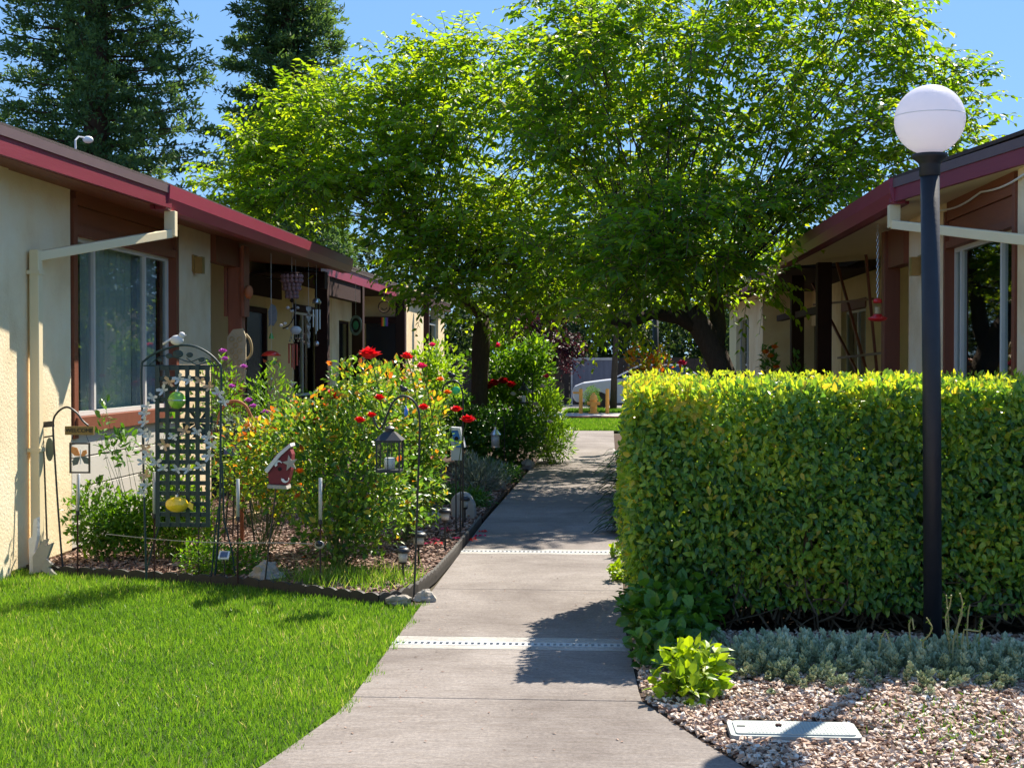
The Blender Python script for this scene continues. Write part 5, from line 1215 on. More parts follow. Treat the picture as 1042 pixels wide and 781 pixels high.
m_ = gY(82, 464, Yl); MB().prism(wing(m_[0], m_[2], -.075, .075, 1, Yl - .003), (0, .006, 0)).prism(wing(m_[0], m_[2], .05, .05, 1, Yl - .003), (0, .006, 0)).build('upper_wings', orange_g, bf)
MB().prism(wing(m_[0] + .002, m_[2] - .002, .075, -.06, 1, Yl - .004), (0, .006, 0)).prism(wing(m_[0], m_[2] - .002, -.065, -.07, 1, Yl - .004), (0, .006, 0)).build('lower_wings', dark_g, bf)
MB().tube([(m_[0], Yl, m_[2] + .05), (m_[0], Yl, m_[2] - .06)], .006, 6).build('butterfly_body', M['white'], bf)
# panel holder left of it
Yp = 10.75; hp = empty('plaque_holder', tuple(gY(47, 583, Yp)), 'narrow black stand with an oval green plaque beside the downspout', 'garden stand')
mb = MB().tube(pl([(43, 430), (45, 470), (49, 582)], Yp), .007, 6).tube(pl([(54, 431), (56, 470), (58, 500)], Yp), .006, 6)
mb.bar(gY(43, 432, Yp), gY(55, 431, Yp), .01, .045).bar(gY(43, 445, Yp), gY(55, 443, Yp), .01, .012); mb.build('stand', M['black_metal'], hp)
c = gY(50.5, 457, Yp); MB().lathe((0, 0, 0), [(.001, -.005), (1, -.005), (1, .005), (.001, .005)], 24)
e_ = MB().lathe((0, 0, 0), [(.001, -.004), (1, -.004), (1, .004), (.001, .004)], 24); vv = np.concatenate(e_.v); e_.v = [np.c_[vv[:, 0] * .032 + c[0], vv[:, 2] + Yp, vv[:, 1] * .092 + c[2]]]
e_.build('oval_plaque', solid('plaque_green', [(.07, .10, .08), (.14, .18, .14)], 20, .4, .4), hp)

# --- clear tubes on stakes
def tube_stake(px, y0, y1, ybase, Y, label, bx=None):
    b0 = gY(bx or px, ybase, Y); t = empty('tube_stake', (b0[0], Y, 0), label, 'garden stake', 'clear tubes on stakes in the rose bed'); lo, hi = gY(px, y1, Y), gY(px + (1 if px < 100 else 0), y0, Y)
    MB().tube([(b0[0], Y, -.04), lo], .006, 6).build('stake', M['brown_dark'], t)
    MB().tube([lo - V(0, 0, .02), lo + V(0, 0, .012)], .015, 10).build('collar', M['black_metal'], t)
    MB().tube([lo + V(0, 0, .0125), hi], .013, 10).build('tube', solid('acrylic_%d' % px, [(.30, .31, .30), (.62, .62, .60)], 90, .15, .6), t, smooth=True)
tube_stake(79, 482, 521, 584, 10.3, 'clear tube on a stake right below the butterfly frame')
tube_stake(157, 480, 524, 590, 10.15, 'clear tube on a stake beside the left leg of the arch')
tube_stake(242, 487, 527, 598, 9.9, 'clear tube on a stake right of the arch by the bamboo fence')
tube_stake(326, 486, 530, 600, 9.75, 'clear tube on a stake in front of the largest rose bush')

# --- arch trellis
Ya = 10.12
ar = empty('trellis_arch', (gY(185, 595, Ya)[0], Ya, 0), 'dark green metal arch with square lattice panel and scrollwork crown in the bed', 'trellis')
mb = MB(); mb.tube(smooth_pts([(gY(149, 592, Ya)[0], Ya, -.05)] + pl([(147, 520), (145, 430), (144, 376), (148, 366), (160, 358), (175, 353), (187, 351), (200, 353), (213, 360), (222, 369), (225, 378), (224.5, 430), (224, 500), (221, 560), (217, 600)], Ya)), .0085, 8).build('arch_frame', M['green_metal'], ar, smooth=True)
for pp_, yy_, r_ in (([(226, 470), (228, 530), (236, 560), (241, 597)], .05, .007), ([(162, 535), (154, 560), (146, 596)], .05, .007), ([(146, 372), (224, 372)], 0, .006), ([(225, 500), (219, 540), (214, 598)], -.03, .006)): MB().tube(pl(pp_, Ya + yy_), r_, 6).build('brace', M['green_metal'], ar)
a, b = gY(158, 372, Ya), gY(214, 536, Ya); mb = MB(); nx, nz = 5, 15
lw = .032; X0, X1, Z1, Z0 = a[0], b[0], a[2], b[2]
for i in range(nx + 1):
    x = X0 + lw / 2 + (X1 - X0 - lw) * i / nx; mb.box((x - lw / 2, Ya - .009, Z0), (x + lw / 2, Ya - .0015, Z1))
for j in range(nz + 1):
    z = Z0 + lw / 2 + (Z1 - Z0 - lw) * j / nz; mb.box((X0, Ya - .001, z - lw / 2), (X1, Ya + .008, z + lw / 2))
mb.build('lattice', M['green_metal'], ar)
mb = MB()
for (px, py, r) in ((172, 362, .022), (181, 360, .034), (193, 361, .022), (205, 366, .02), (163, 366, .016)): mb.ball(gY(px, py, Ya), r, 10, 6, (1.2, .15, .9))
mb.tube(smooth_pts(pl([(152, 371), (165, 362), (180, 364), (193, 368), (207, 364), (219, 371)], Ya)), .004, 5).tube(smooth_pts(pl([(190, 364), (200, 371), (212, 368), (216, 373)], Ya)), .004, 5)
mb.build('scrollwork', M['green_metal'], ar)
# round spinner disc behind lattice
c = gY(201, 430, Ya + .1); sp = empty('spinner', (c[0], c[1], c[2]), 'dark round spinner behind the upper lattice of the trellis', 'ornament')
mb = MB()
for i in range(10):
    a0 = i * .628; d0 = V(math.cos(a0), 0, math.sin(a0)); d1 = V(math.cos(a0 + .3), .12, math.sin(a0 + .5)); mb.prism([c + d0 * .02, c + d0 * .115, c + d1 * .115, c + d1 * .03], (0, .003, 0))
mb.build('blades', M['green_metal'], sp); MB().tube([c + V(0, .02, 0), V(c[0], c[1] + .02, -.04)], .005, 5).build('stake', M['black_metal'], sp); MB().ball(c - V(0, .01, 0), .022, 10, 7).build('hub', solid('wine_glass', [(.10, .01, .03)], 5, .2, .6), sp, smooth=True)
# white bird on the arch
wb = empty('bird_figurine', gY(180, 350, Ya), 'white bird figurine perched on top of the trellis arch', 'figurine')
bird(wb, gY(180, 346, Ya), .088, M['plaster'], 1, 'bird_body')
# hanging glass balls
for px, py, r, sx, mname, cols, lab in ((180, 407, .064, 1, 'green_glass', [(.04, .22, .02), (.25, .50, .05), (.10, .35, .04)], 'green glass ball hanging on the upper lattice of the trellis'), (180, 513, .058, 1.45, 'yellow_glass', [(.55, .30, .01), (.85, .58, .03), (.65, .36, .01)], 'yellow blown glass gourd hanging on the lower lattice of the trellis')):
    c = gY(px, py, Ya - .07); t = empty('glass_ball', c, lab, 'glass ornament', 'glass ornaments on the trellis'); MB().ball(c, r, 22, 14, (sx, 1, 1)).build('ball', solid(mname, cols, 22, .08, .7), t, smooth=True)
    MB().lathe(c + V(0, 0, r - .004), [(.012, 0), (.012, .016), (.004, .02)], 10).tube([c + V(0, 0, r + .015), c + V(0, .06, r + .05)], .002, 4).build('cap', M['silver'], t)
    if sx > 1: MB().prism([c + V(.07, 0, -.01), c + V(.115, 0, -.045), c + V(.12, 0, .0), c + V(.09, 0, .02)], (0, .02, 0)).build('tail', bpy.data.materials[mname], t)
    else: MB().lathe(c + V(0, 0, -.003), [(r + .001, 0), (r + .0035, .003), (r + .001, .006)], 22).build('band', M['silver'], t)
# butterfly garland
gl = empty('butterfly_garland', gY(185, 385, Ya - .05), 'wire garland of pale metal butterflies wound over the trellis arch', 'garland')
bm1 = solid('butterfly_pale', [(.40, .44, .46), (.62, .64, .62)], 30, .5, .4); bm2 = solid('butterfly_tan', [(.48, .30, .16), (.62, .44, .28)], 30, .5, .4)
strand = [[(146, 470), (148, 456), (152, 444), (146, 430), (147, 420), (150, 413), (155, 405), (165, 397), (173, 389), (183, 386), (193, 386), (203, 388), (213, 393), (222, 400), (228, 408)],
          [(152, 462), (158, 470), (166, 476), (180, 478), (192, 477), (204, 474), (212, 464), (216, 452), (211, 444), (200, 439), (188, 438), (176, 445), (168, 452)], [(148, 484), (150, 492), (146, 500), (147, 440)]]
for si, sp_ in enumerate(strand):
    MB().tube(smooth_pts(pl(sp_, Ya - .035), 3), .002, 4).build('wire', M['black_metal'], gl)
    for i, (px, py) in enumerate(sp_):
        c = gY(px + rng.uniform(-1, 1), py + rng.uniform(-1, 1), Ya - .05); a_ = rng.uniform(-.7, .7); R = np.array([[math.cos(a_), 0, math.sin(a_)], [0, 1, 0], [-math.sin(a_), 0, math.cos(a_)]]); mb = MB(); s_ = rng.uniform(.9, 1.15)
        for sx in (-1, 1):
            for sz, k_ in ((1, 1), (-1, .75)):
                w_pts = [V(0, 0, 0), V(.012 * sx, -.01, .026 * sz * k_), V(.033 * sx, -.02, .032 * sz * k_), V(.040 * sx, -.02, .016 * sz * k_), V(.020 * sx, -.01, .002 * sz)]
                q = [c + R @ (p * s_) for p in w_pts]; mb.prism(q if sx * sz > 0 else q[::-1], (0, .002, 0))
        mb.tube([c + R @ V(0, -.004, .016), c + R @ V(0, -.004, -.02)], .003, 5)
        mb.build('butterfly', bm2 if (si == 0 and i in (11, 12, 1)) or rng.random() < .1 else bm1, gl)
# cord with tiny solar panel
sc2 = empty('light_string', gY(228, 566, Ya), 'thin pale cord strung low across the stakes in the bed', 'cord')
MB().tube(smooth_pts([gY(108, 543, 10.2), gY(157, 548, 10.12), gY(200, 551, 10.0), gY(240, 552, 9.9), gY(285, 552, 9.8), gY(318, 553, 9.75)]), .0035, 5).build('cord', M['stone_pale'], sc2)
c = gY(228, 566, 10.0); so_ = empty('solar_charger', (c[0], c[1], 0), 'small white framed solar panel on a stake right of the trellis', 'solar panel')
MB().prism([c + V(-.038, -.02, -.02), c + V(.038, -.02, -.02), c + V(.038, .03, .025), c + V(-.038, .03, .025)], (0, -.008, .012)).build('frame', M['white'], so_)
MB().prism([c + V(-.026, -.0235, -.002), c + V(.026, -.0235, -.002), c + V(.026, .0125, .031), c + V(-.026, .0125, .031)], (0, -.003, .004)).build('cells', solid('solar_cell', [(.05, .07, .14), (.10, .13, .22)], 40, .2, .6), so_)
MB().tube([c + V(0, .01, 0), V(c[0], c[1] + .01, -.04)], .005, 5).build('stake', M['black_metal'], so_)
c = gY(325, 554, 9.72); s3 = empty('solar_light', (c[0], c[1], 0), 'round grey solar light clipped to the stake before the rose bush', 'solar light')
MB().ball(c, .036, 16, 8, (1, .5, .85)).build('head', M['stone_pale'], s3, smooth=True); MB().ball(c + V(0, -.008, .008), .03, 14, 8, (.9, .5, .8)).build('lens', M['door_dark'], s3, smooth=True); MB().tube([c, V(c[0] + .01, c[1] + .02, -.04)], .005, 5).build('stake', M['black_metal'], s3)

# --- red birdhouse on a leaning stake
Yb = 9.85; b0 = gY(268, 592, Yb); c = gY(285, 478, Yb); hb2 = empty('birdhouse', (b0[0], Yb, 0), 'tilted red wooden birdhouse with white star on a thin leaning stake', 'birdhouse')
MB().tube([(b0[0], Yb, -.05), gY(275, 545, Yb), gY(281, 494, Yb)], .006, 6).build('stake', M['black_metal'], hb2)
redwood = solid('red_wood', [(.13, .015, .022), (.22, .035, .045)], 25, .6, .3)
f_ = pl([(274, 492), (272, 478), (279, 464), (293, 452), (297, 462), (296, 478), (292, 493)], Yb - .05)
MB().prism(f_, (0, .10, 0)).build('box', redwood, hb2)
MB().prism(pl([(269, 478), (283, 461), (295, 451), (296, 454), (285, 464), (272, 481)], Yb - .07), (0, .14, 0)).build('roof', M['plaster'], hb2)
MB().prism(pl([(272, 493), (291, 494), (292, 497.5), (272, 496.5)], Yb - .07), (0, .14, 0)).build('base', M['stone_pale'], hb2)
mb = MB()
def star(cx, cy, r, Y, k=5, rot=0.0):
    o = gY(cx, cy, Y); return [o + V(math.cos(rot + math.pi * i / k) * (r if i % 2 == 0 else r * .42), 0, math.sin(rot + math.pi * i / k) * (r if i % 2 == 0 else r * .42)) for i in range(2 * k)]
MB().prism(star(295, 471, .058, Yb - .062, 5, .5), (0, .008, 0)).build('star', M['stone_pale'], hb2)
for cx, cy, rt in ((283, 472, .3), (290, 487, 3.0)):
    o = gY(cx, cy, Yb - .058); pts = [o + V(.028 * math.cos(rt + t_), 0, .028 * math.sin(rt + t_)) for t_ in np.linspace(0, 3.6, 9)] + [o + V(.012, 0, -.004) * 0 + V(.016 * math.cos(rt + t_) + .008, 0, .016 * math.sin(rt + t_)) for t_ in np.linspace(3.4, .2, 7)]
    MB().prism(pts, (0, .007, 0)).build('moon', M['white'], hb2)
MB().ball(gY(284.5, 477, Yb - .052), .014, 10, 6, (1, .4, 1)).build('entry_hole', M['inside'], hb2)

# --- bamboo fence
bfn = empty('bamboo_fence', (-3.0, 10.9, 0), 'low split bamboo lattice fence running behind the trellis', 'fence')
A, B_ = gZ(128, 560), gZ(264, 530); n = 22; mb = MB()
for i in range(n):
    p = A + (B_ - A) * i / (n - 1) + rng.normal(0, .01, 3) * V(1, 1, 0); mb.tube([p + V(0, 0, -.02), p + V(rng.normal(0, .012), 0, .26 + rng.uniform(-.02, .02))], .008, 6)
mb.build('pickets', M['bamboo'], bfn)
MB().tube([A + V(0, -.015, .08), B_ + V(0, -.015, .09)], .011, 6).tube([A + V(0, -.015, .20), B_ + V(0, -.015, .21)], .011, 6).build('rails', M['bamboo'], bfn)
# --- pale broken shards by the corner
sh = empty('plastic_shards', tuple(gZ(38, 585)), 'pale grey pointed plastic pieces leaning at the wall corner beside the lawn', 'debris'); Y = 10.35
MB().prism(pl([(30, 584), (29, 548), (33, 545), (34, 528), (38, 526), (38, 545), (35, 560), (36, 583)], Y), (.01, .025, 0)).build('shard', M['plaster'], sh)
MB().prism(pl([(34, 582), (33, 566), (44, 549), (48, 548), (45, 556), (53, 552), (46, 572), (41, 582)], Y - .03), (.01, .02, 0)).build('shard', M['stone_pale'], sh)
MB().prism(pl([(42, 580), (46, 568), (53, 574), (49, 577), (58, 586), (52, 586)], Y - .05), (.01, .015, 0)).build('shard', M['stone_pale'], sh)
# --- rocks
def rock(px, py, r, sc, label, mat='stone', Y=None, group='rocks in and around the rose bed'):
    g_ = gZ(px, py); rb_ = MB().ball((g_[0], g_[1], r * sc[2] * .45), r, 22, 14, sc, .34, flat=-.02); rb_.v[0][22:-22] += np.repeat(rng.normal(0, r * .05, (13 * 11, 3)), 2, 0)[:len(rb_.v[0]) - 44]; o = rb_.build('rock', M[mat]); return tag(o, label, 'rock', group)
rock(272, 592, .11, (1.1, .9, .8), 'rounded beige rock at the foot of the red birdhouse stake', 'stone')
rock(405, 613, .06, (1.5, .9, .6), 'grey rock left of the lantern hook foot')
rock(432, 611, .065, (1.1, .9, .75), 'pale rock right of the lantern hook foot', 'stone_pale')
rock(500, 498, .14, (1.1, 1, .8), 'grey rock beyond the arched stone at the path edge'); rock(516, 485, .11, (1.2, 1, .7), 'small rock beside the lavender mound', 'stone_pale'); rock(537, 476, .12, (1, 1, .8), 'small round stone near the far shrubs by the path', 'stone_pale'); rock(524, 480, .1, (1, 1, .7), 'darker stone next to the lavender by the path'); rock(560, 445, .13, (1.2, 1, .8), 'pale round stone at the far bend of the path', 'stone_pale')
# arched stone
Ys = 14.3; c0, c1_ = gY(459.5, 532, Ys), gY(484, 532, Ys); X0, X1 = c0[0], c1_[0]; hh = gY(470, 501, Ys)[2]
ag = [(X0, Ys, -.02), (X0 - .01, Ys, hh * .55)] + [((X0 + X1) / 2 - .02 - (X1 - X0) * .46 * math.cos(t_), Ys, hh * .58 + hh * .42 * math.sin(t_)) for t_ in np.linspace(.2, 2.8, 9)] + [(X1 - .01, Ys, hh * .5), (X1, Ys, -.02)]
tag(MB().prism(ag, (0, .16, 0)).build('arched_stone', M['stone_pale'], bevel=.02), 'upright arched beige stone at the far corner of the edged rose bed', 'garden stone')
MB_ = MB().tube([gY(486, 531, 14.1), gY(488, 527, 14.2), gY(490, 530, 14.25)], .03, 6); tag(MB_.build('dark_stone', M['edging'], smooth=True), 'small dark stone at the corner end of the edging', 'rock')
# pot with white cactus
c = gZ(440, 533); pt = empty('plant_pot', c, 'squat beige pot with a pale spiky plant among the far rose bed lights', 'plant pot')
MB().lathe((c[0], c[1], 0), [(.07, 0), (.10, .04), (.105, .09), (.09, .13), (.08, .13), (.075, .10)], 20).build('pot', M['stone_pale'], pt, smooth=True)
n = 160; d = rdir(n, .5); scatter('plant', V(c[0], c[1], .15) + d * rng.uniform(.0, .05, (n, 1)) * V(1, 1, 1.6), d, rdir(n), .055, .014, rng.random(n), LM['silver'], pt, 'kite')
# solar path lights
def solar(px, yt, yb, ys, Y, r, label, open_=False):
    b0 = gY(px, ys, Y); t = empty('solar_light', (b0[0], Y, 0), label, 'solar light', 'solar path lights in the rose bed'); zt, zb = gY(px, yt, Y)[2], gY(px, yb, Y)[2]; H_ = zt - zb
    MB().tube([(b0[0], Y, -.05), (b0[0], Y, zb)], .009, 8).build('stake', M['black_metal'], t)
    MB().lathe((b0[0], Y, zb), [(.012, 0), (r * .45, .006), (r * .62, .02)], 16).build('cup', M['black_metal'], t)
    MB().lathe((b0[0], Y, zb + .021), [(r * .58, 0), (r * .72, max(.02, H_ * .58))], 16).build('lens', solid('frosted_lens', [(.42, .42, .40), (.56, .56, .54)], 20, .4, .5) if 'frosted_lens' not in bpy.data.materials else bpy.data.materials['frosted_lens'], t, smooth=True)
    MB().lathe((b0[0], Y, zb + .022 + max(.02, H_ * .58)), [(r, 0), (r * 1.02, .012), (r * .8, .03), (r * .4, .036)], 20).build('cap', M['black_metal'], t, smooth=True)
    MB().lathe((b0[0], Y, zb + .0591 + max(.02, H_ * .58)), [(r * .55, 0), (r * .5, .004)], 14).build('solar_cell', bpy.data.materials['solar_cell'], t)
solar(410, 558, 574, 592, 10.0, .05, 'solar path light with round cap nearest the lantern hook')
solar(426, 543, 556, 571, 10.9, .065, 'wide low glass topped solar light behind the lantern hook')
solar(453, 519, 531, 551, 11.9, .055, 'solar light on a tall stake halfway along the bed edging')
solar(473, 506, 518, 533, 13.7, .05, 'solar light standing in front of the arched stone')
# blue white birdhouse + second hook
Yc = 12.9; b0 = gY(464, 537, Yc); bh = empty('birdhouse', (b0[0], Yc, 0), 'small blue and white birdhouse on double stakes behind the solar lights', 'birdhouse')
MB().tube([(b0[0], Yc, -.04), gY(464, 468, Yc)], .007, 6).tube([(b0[0] + .04, Yc, -.04), gY(469, 468, Yc)], .007, 6).build('stake', M['black_metal'], bh)
MB().prism(pl([(459, 468), (459, 447), (463, 437), (468, 437), (471, 449), (470, 468)], Yc - .05), (0, .1, 0)).build('box', solid('bluish_white', [(.48, .52, .58), (.62, .66, .70)], 12, .5, .4), bh)
MB().prism(pl([(467, 436), (471, 455), (464, 455), (460, 441), (458, 435)], Yc - .062), (0, .011, 0)).build('front', solid('birdhouse_blue', [(.03, .16, .52), (.06, .25, .7)], 12, .5, .4), bh)
MB().prism(pl([(457, 438), (458, 434.5), (468, 435), (473, 455), (471, 455), (466, 437.5)], Yc - .07), (0, .14, 0)).build('roof', M['white'], bh)
MB().ball(gY(464.5, 446, Yc - .063), .02, 10, 6, (1, .3, 1)).build('entry_hole', M['inside'], bh)
h3 = empty('shepherd_hook', tuple(gY(471, 534, Yc - .2)), 'black arched hook behind the rose bush carrying the green glass charm', 'garden hook', 'shepherd hooks in the rose bed'); Y3 = Yc - .2
MB().tube(smooth_pts([gY(471, 536, Y3)] + pl([(471, 480), (471, 430), (471, 402), (467, 390), (460, 387), (453, 391), (450, 398)], Y3)), .0085, 7).build('hook', M['black_metal'], h3, smooth=True)
bird(h3, gY(460, 382, Y3), .055, M['black_metal'], -1)
gc = empty('glass_charm', gY(463, 396, Y3), 'green and orange glass charm hanging under the bird on the rear hook', 'charm')
MB().ball(gY(464, 397, Y3), .035, 14, 8, (1.1, .5, 1)).build('green_glass', solid('emerald', [(.02, .45, .12), (.08, .65, .25)], 10, .1, .7), gc, smooth=True); MB().ball(gY(457, 398.5, Y3), .02, 10, 6, (1.4, .5, .7)).build('orange_glass', M['orange_paint'], gc, smooth=True)
MB().tube([gY(464, 393, Y3), gY(464, 388.5, Y3)], .002, 4).build('cord', M['silver'], gc)
# small hanging lanterns beyond
def jarlamp(px, yt, yb, Y, label, mat, r=.05):
    hz = gY(px, yt, Y); lo = gY(px, yb, Y); H_ = hz[2] - lo[2]; t = empty('small_lantern', lo, label, 'lantern', 'small lanterns past the tree trunk')
    MB().lathe(lo, [(r, 0), (r, .02)], 16).lathe(lo + V(0, 0, H_ * .62), [(r * 1.25, 0), (r * .9, H_ * .1), (r * .4, H_ * .24), (r * .35, H_ * .38)], 16).build('frame', mat, t)
    MB().lathe(lo + V(0, 0, .0205), [(r * .9, 0), (r * .9, H_ * .62 - .021)], 16).build('glass', bpy.data.materials['frosted_lens'] if mat is not M['black_metal'] else M['clear'], t, smooth=True)
    MB().lathe(lo + V(0, 0, .021), [(r * .4, 0), (r * .4, H_ * .3)], 12).build('candle', M['white'], t)
    x, y = lo[0], lo[1]; s = r + .06
    MB().tube(smooth_pts([(x + s, y + .05, -.04), (x + s, y + .05, hz[2]), (x + s * .8, y + .03, hz[2] + .12), (x + s * .3, y, hz[2] + .13), (x, y, hz[2] + .04), (x, y, hz[2] - .005)]), .007, 6).build('hook', M['black_metal'], t, smooth=True)
jarlamp(504, 434, 455, 19.8, 'small pale lantern hanging on a hook in front of the dark shrub', M['silver'], .065)
jarlamp(533, 389, 410, 21.4, 'small black lantern with a white candle among the feathery shrub', M['black_metal'], .07)

# --- plant stand with wire basket + terracotta hoops
Yw = 12.3; c = gY(241, 440, Yw); ws = empty('wire_plant_stand', (c[0], Yw, 0), 'dark scrolled wire plant stand with rusty orange hoops beside the red porch post', 'plant stand')
mb = MB()
for k in range(9):
    a_ = k * .698; d = V(math.cos(a_), math.sin(a_), 0); mb.tube(smooth_pts([c + V(0, 0, -.12) + d * .06, c + d * .2 + V(0, 0, -.05), c + d * .24 + V(0, 0, .06), c + d * .18 + V(0, 0, .10), c + d * .15 + V(0, 0, .06)], 4), .006, 5)
for zz, rr in ((-.12, .06), (.02, .235), (.1, .18)): mb.tube([c + V(rr * math.cos(t_), rr * math.sin(t_), zz) for t_ in np.linspace(0, 6.283, 20)], .006, 5, False)
mb.build('basket', M['black_metal'], ws)
for k in range(3):
    a_ = k * 2.09; MB().tube([c + V(.06 * math.cos(a_), .06 * math.sin(a_), -.12), V(c[0] + .16 * math.cos(a_), Yw + .16 * math.sin(a_), -.03)], .008, 6).build('leg', M['black_metal'], ws)
MB().tube(smooth_pts(pl([(221, 440), (224, 420), (232, 410), (241, 408), (250, 413), (256, 424), (262, 430)], Yw - .1)), .014, 7).build('hoop', M['terracotta'], ws, smooth=True)
MB().tube(smooth_pts(pl([(214, 437), (216, 448), (221, 456)], Yw - .1)), .012, 7).build('hoop', M['terracotta'], ws, smooth=True)
plant('basket_plant', 'small trailing plant filling the wire stand basket', 'plant', V(*c), [(c[0], c[1], c[2] + .02, .2, .2, .12), (c[0] + .15, c[1], c[2] - .15, .16, .15, .14)], 700, .05, .025, 'silver', (.3, .2), 8)
hc = gY(232, 428, Yw - .2)
# mosaic plaque (blue purple) below
c = gY(236, 458, 12.2); bp = empty('tile_plaque', (c[0], 12.2, 0), 'blue tile plaque with green leaf and tan diamond on a brown stake', 'plaque')
MB().box((c[0] - .07, 12.19, c[2] - .05), (c[0] + .07, 12.21, c[2] + .05)).build('tile', solid('tile_blue', [(.05, .07, .26), (.09, .11, .36)], 12, .3, .5), bp)
MB().prism([c + V(-.045, -.012, 0), c + V(-.02, -.012, -.03), c + V(.005, -.012, 0), c + V(-.02, -.012, .03)], (0, -.004, 0)).build('leaf', solid('tile_green', [(.05, .30, .15)], 12, .3, .5), bp)
MB().prism([c + V(.01, -.012, 0), c + V(.03, -.012, -.03), c + V(.055, -.012, 0), c + V(.03, -.012, .03)], (0, -.004, 0)).build('diamond', M['bamboo'], bp)
MB().box((c[0] + .07, 12.2, 0), (c[0] + .10, 12.23, c[2] + .12)).build('stake', M['brown'], bp)
# watering can-like table top things: little table with white rim and dark cat figure
c = gY(272, 445, 12.6); tb = empty('plant_table', (c[0], 12.6, 0), 'small round white rimmed table behind the yellow green rose bush', 'table')
MB().lathe((c[0], 12.6, c[2] - .01), [(.13, 0), (.135, .008), (.13, .016)], 22).build('table_top', M['white'], tb); MB().tube([(c[0], 12.6, -.03), (c[0], 12.6, c[2] - .011)], .012, 8).build('leg', M['black_metal'], tb)
c2_ = gY(268, 443, 12.6); cf = tag(MB().ball(c2_ + V(0, 0, .07), .055, 14, 9, (1, .8, 1.3)).ball(c2_ + V(.03, 0, .15), .035, 12, 8).build('dark_figurine', M['edging'], smooth=True), 'small dark rounded figurine sitting on the white rimmed table', 'figurine')
gd = gY(271, 430, 12.9); dsk = empty('glass_disc', (gd[0], 12.9, 0), 'pale teal round glass disc on a stake behind the dark figurine', 'ornament')
e_ = MB().lathe((0, 0, 0), [(.001, -.006), (.05, -.006), (.05, .006), (.001, .006)], 24); vv = np.concatenate(e_.v); e_.v = [np.c_[vv[:, 0] + gd[0], vv[:, 2] + 12.9, vv[:, 1] + gd[2]]]; e_.build('disc', solid('disc_teal', [(.12, .20, .19), (.2, .3, .28)], 10, .2, .6), dsk); MB().tube([(gd[0], 12.91, -.03), (gd[0], 12.91, gd[2])], .004, 5).build('stake', M['black_metal'], dsk)

# --- macrame plaque on the post
Xm = LX + .15; c = gY(244, 366, 16.6)
mc = empty('lace_hanging', (c[0], 16.6, c[2]), 'cream lace wall hanging with tassels tied to the red brown porch post', 'wall hanging'); mat_l = solid('lace', [(.40, .34, .22), (.66, .58, .42)], 60, .9, .1, bump=.6, bscale=60)
MB().prism(pl([(231, 378), (231, 343), (237, 335), (247, 334), (250, 342), (250, 374), (243, 381)], 16.55), (0, .03, 0)).build('lace_panel', mat_l, mc)
mb = MB()
for px in np.linspace(230, 250, 13): mb.tube(smooth_pts([gY(px, 376, 16.54), gY(px + rng.uniform(-2, 2), 382, 16.54), gY(px + rng.uniform(-3, 3), 388 + rng.uniform(-3, 3), 16.54)], 3), .012, 4)
mb.build('tassels', mat_l, mc)
mb = MB()
for px, py in ((236, 345), (244, 345), (236, 357), (244, 357), (236, 369), (244, 369), (240, 351), (240, 363)): mb.tube([gY(px, py, 16.53) + V(.028 * math.cos(t_), 0, .028 * math.sin(t_)) for t_ in np.linspace(0, 6.283, 12)], .005, 4, False)
mb.build('rosettes', M['bamboo'], mc)
MB().tube(smooth_pts(pl([(250, 340), (254, 345), (256, 353), (255, 361), (250, 366)], 16.6)), .016, 6).build('wooden_ring', M['bamboo'], mc, smooth=True)
tag(MB().ball(gY(253, 297, 16.7), .085, 18, 10, (.6, 1, 1)).build('terracotta_disc', M['terracotta'], smooth=True), 'round terracotta ornament fixed high on the side of the red brown post', 'ornament')

# ================================================================== WIND CHIMES UNDER THE LEFT EAVE
XE = -4.08
def hang(name, px, py, label, cat='wind chime', X=XE, top=2.96, group='ornaments hanging under the left eave'):
    c = gX(px, py, X); t = empty(name, (c[0], c[1], c[2]), label, cat, group); MB().tube([c, (c[0], c[1], top)], .0025, 4).build('cord', M['plaster'], t); return t, c
# shell chime tiers
t, c = hang('wind_chime', 297, 279, 'tiered wind chime of dusky pink shells under the left eave'); sm = solid('shell_pink', [(.20, .10, .10), (.36, .20, .20)], 30, .5, .4)
s = lambda k: k * c[1] / F
MB().lathe(c, [(s(10), 0), (s(10.5), .01), (s(10), .02)], 20).build('ring', M['brown_dark'], t)
mb = MB()
for tier, (r, z0_, z1_) in enumerate(((10, 0, 9), (8, 9, 17), (5.5, 17, 25))):
    for k in range(14 - 3 * tier):
        a_ = k * 6.283 / (14 - 3 * tier); p = c + V(s(r) * math.cos(a_), s(r) * math.sin(a_), 0)
        for u in (0, .5): mb.ball(p - V(0, 0, s(z0_ + (z1_ - z0_) * (u + .25))), s(2.1), 8, 5, (1, .5, 1.1))
mb.build('shells', sm, t); MB().tube([c, c - V(0, 0, s(50))], .0025, 4).ball(c - V(0, 0, s(27)), s(2.2), 10, 6).ball(c - V(0, 0, s(36)), s(1.8), 10, 6).build('cord', M['brown_dark'], t)
# dragonfly mobile
mb = MB(); q = gX(297, 315, XE + .05); mb.tube(smooth_pts([gX(298, 305, XE), gX(300, 318, XE), gX(295, 330, XE), gX(288, 334, XE)]), .008, 5); mb.build('branch', M['brown_dark'], t)
mb = MB()
for px, py, r in ((293, 313, 2), (297, 316, 2.2), (303, 313, 1.8), (290, 329, 2), (292, 334, 1.5), (286, 331, 2)): mb.ball(gX(px, py, XE), s(r), 8, 5, (1, .6, .8))
mb.build('beads', M['plaster'], t)
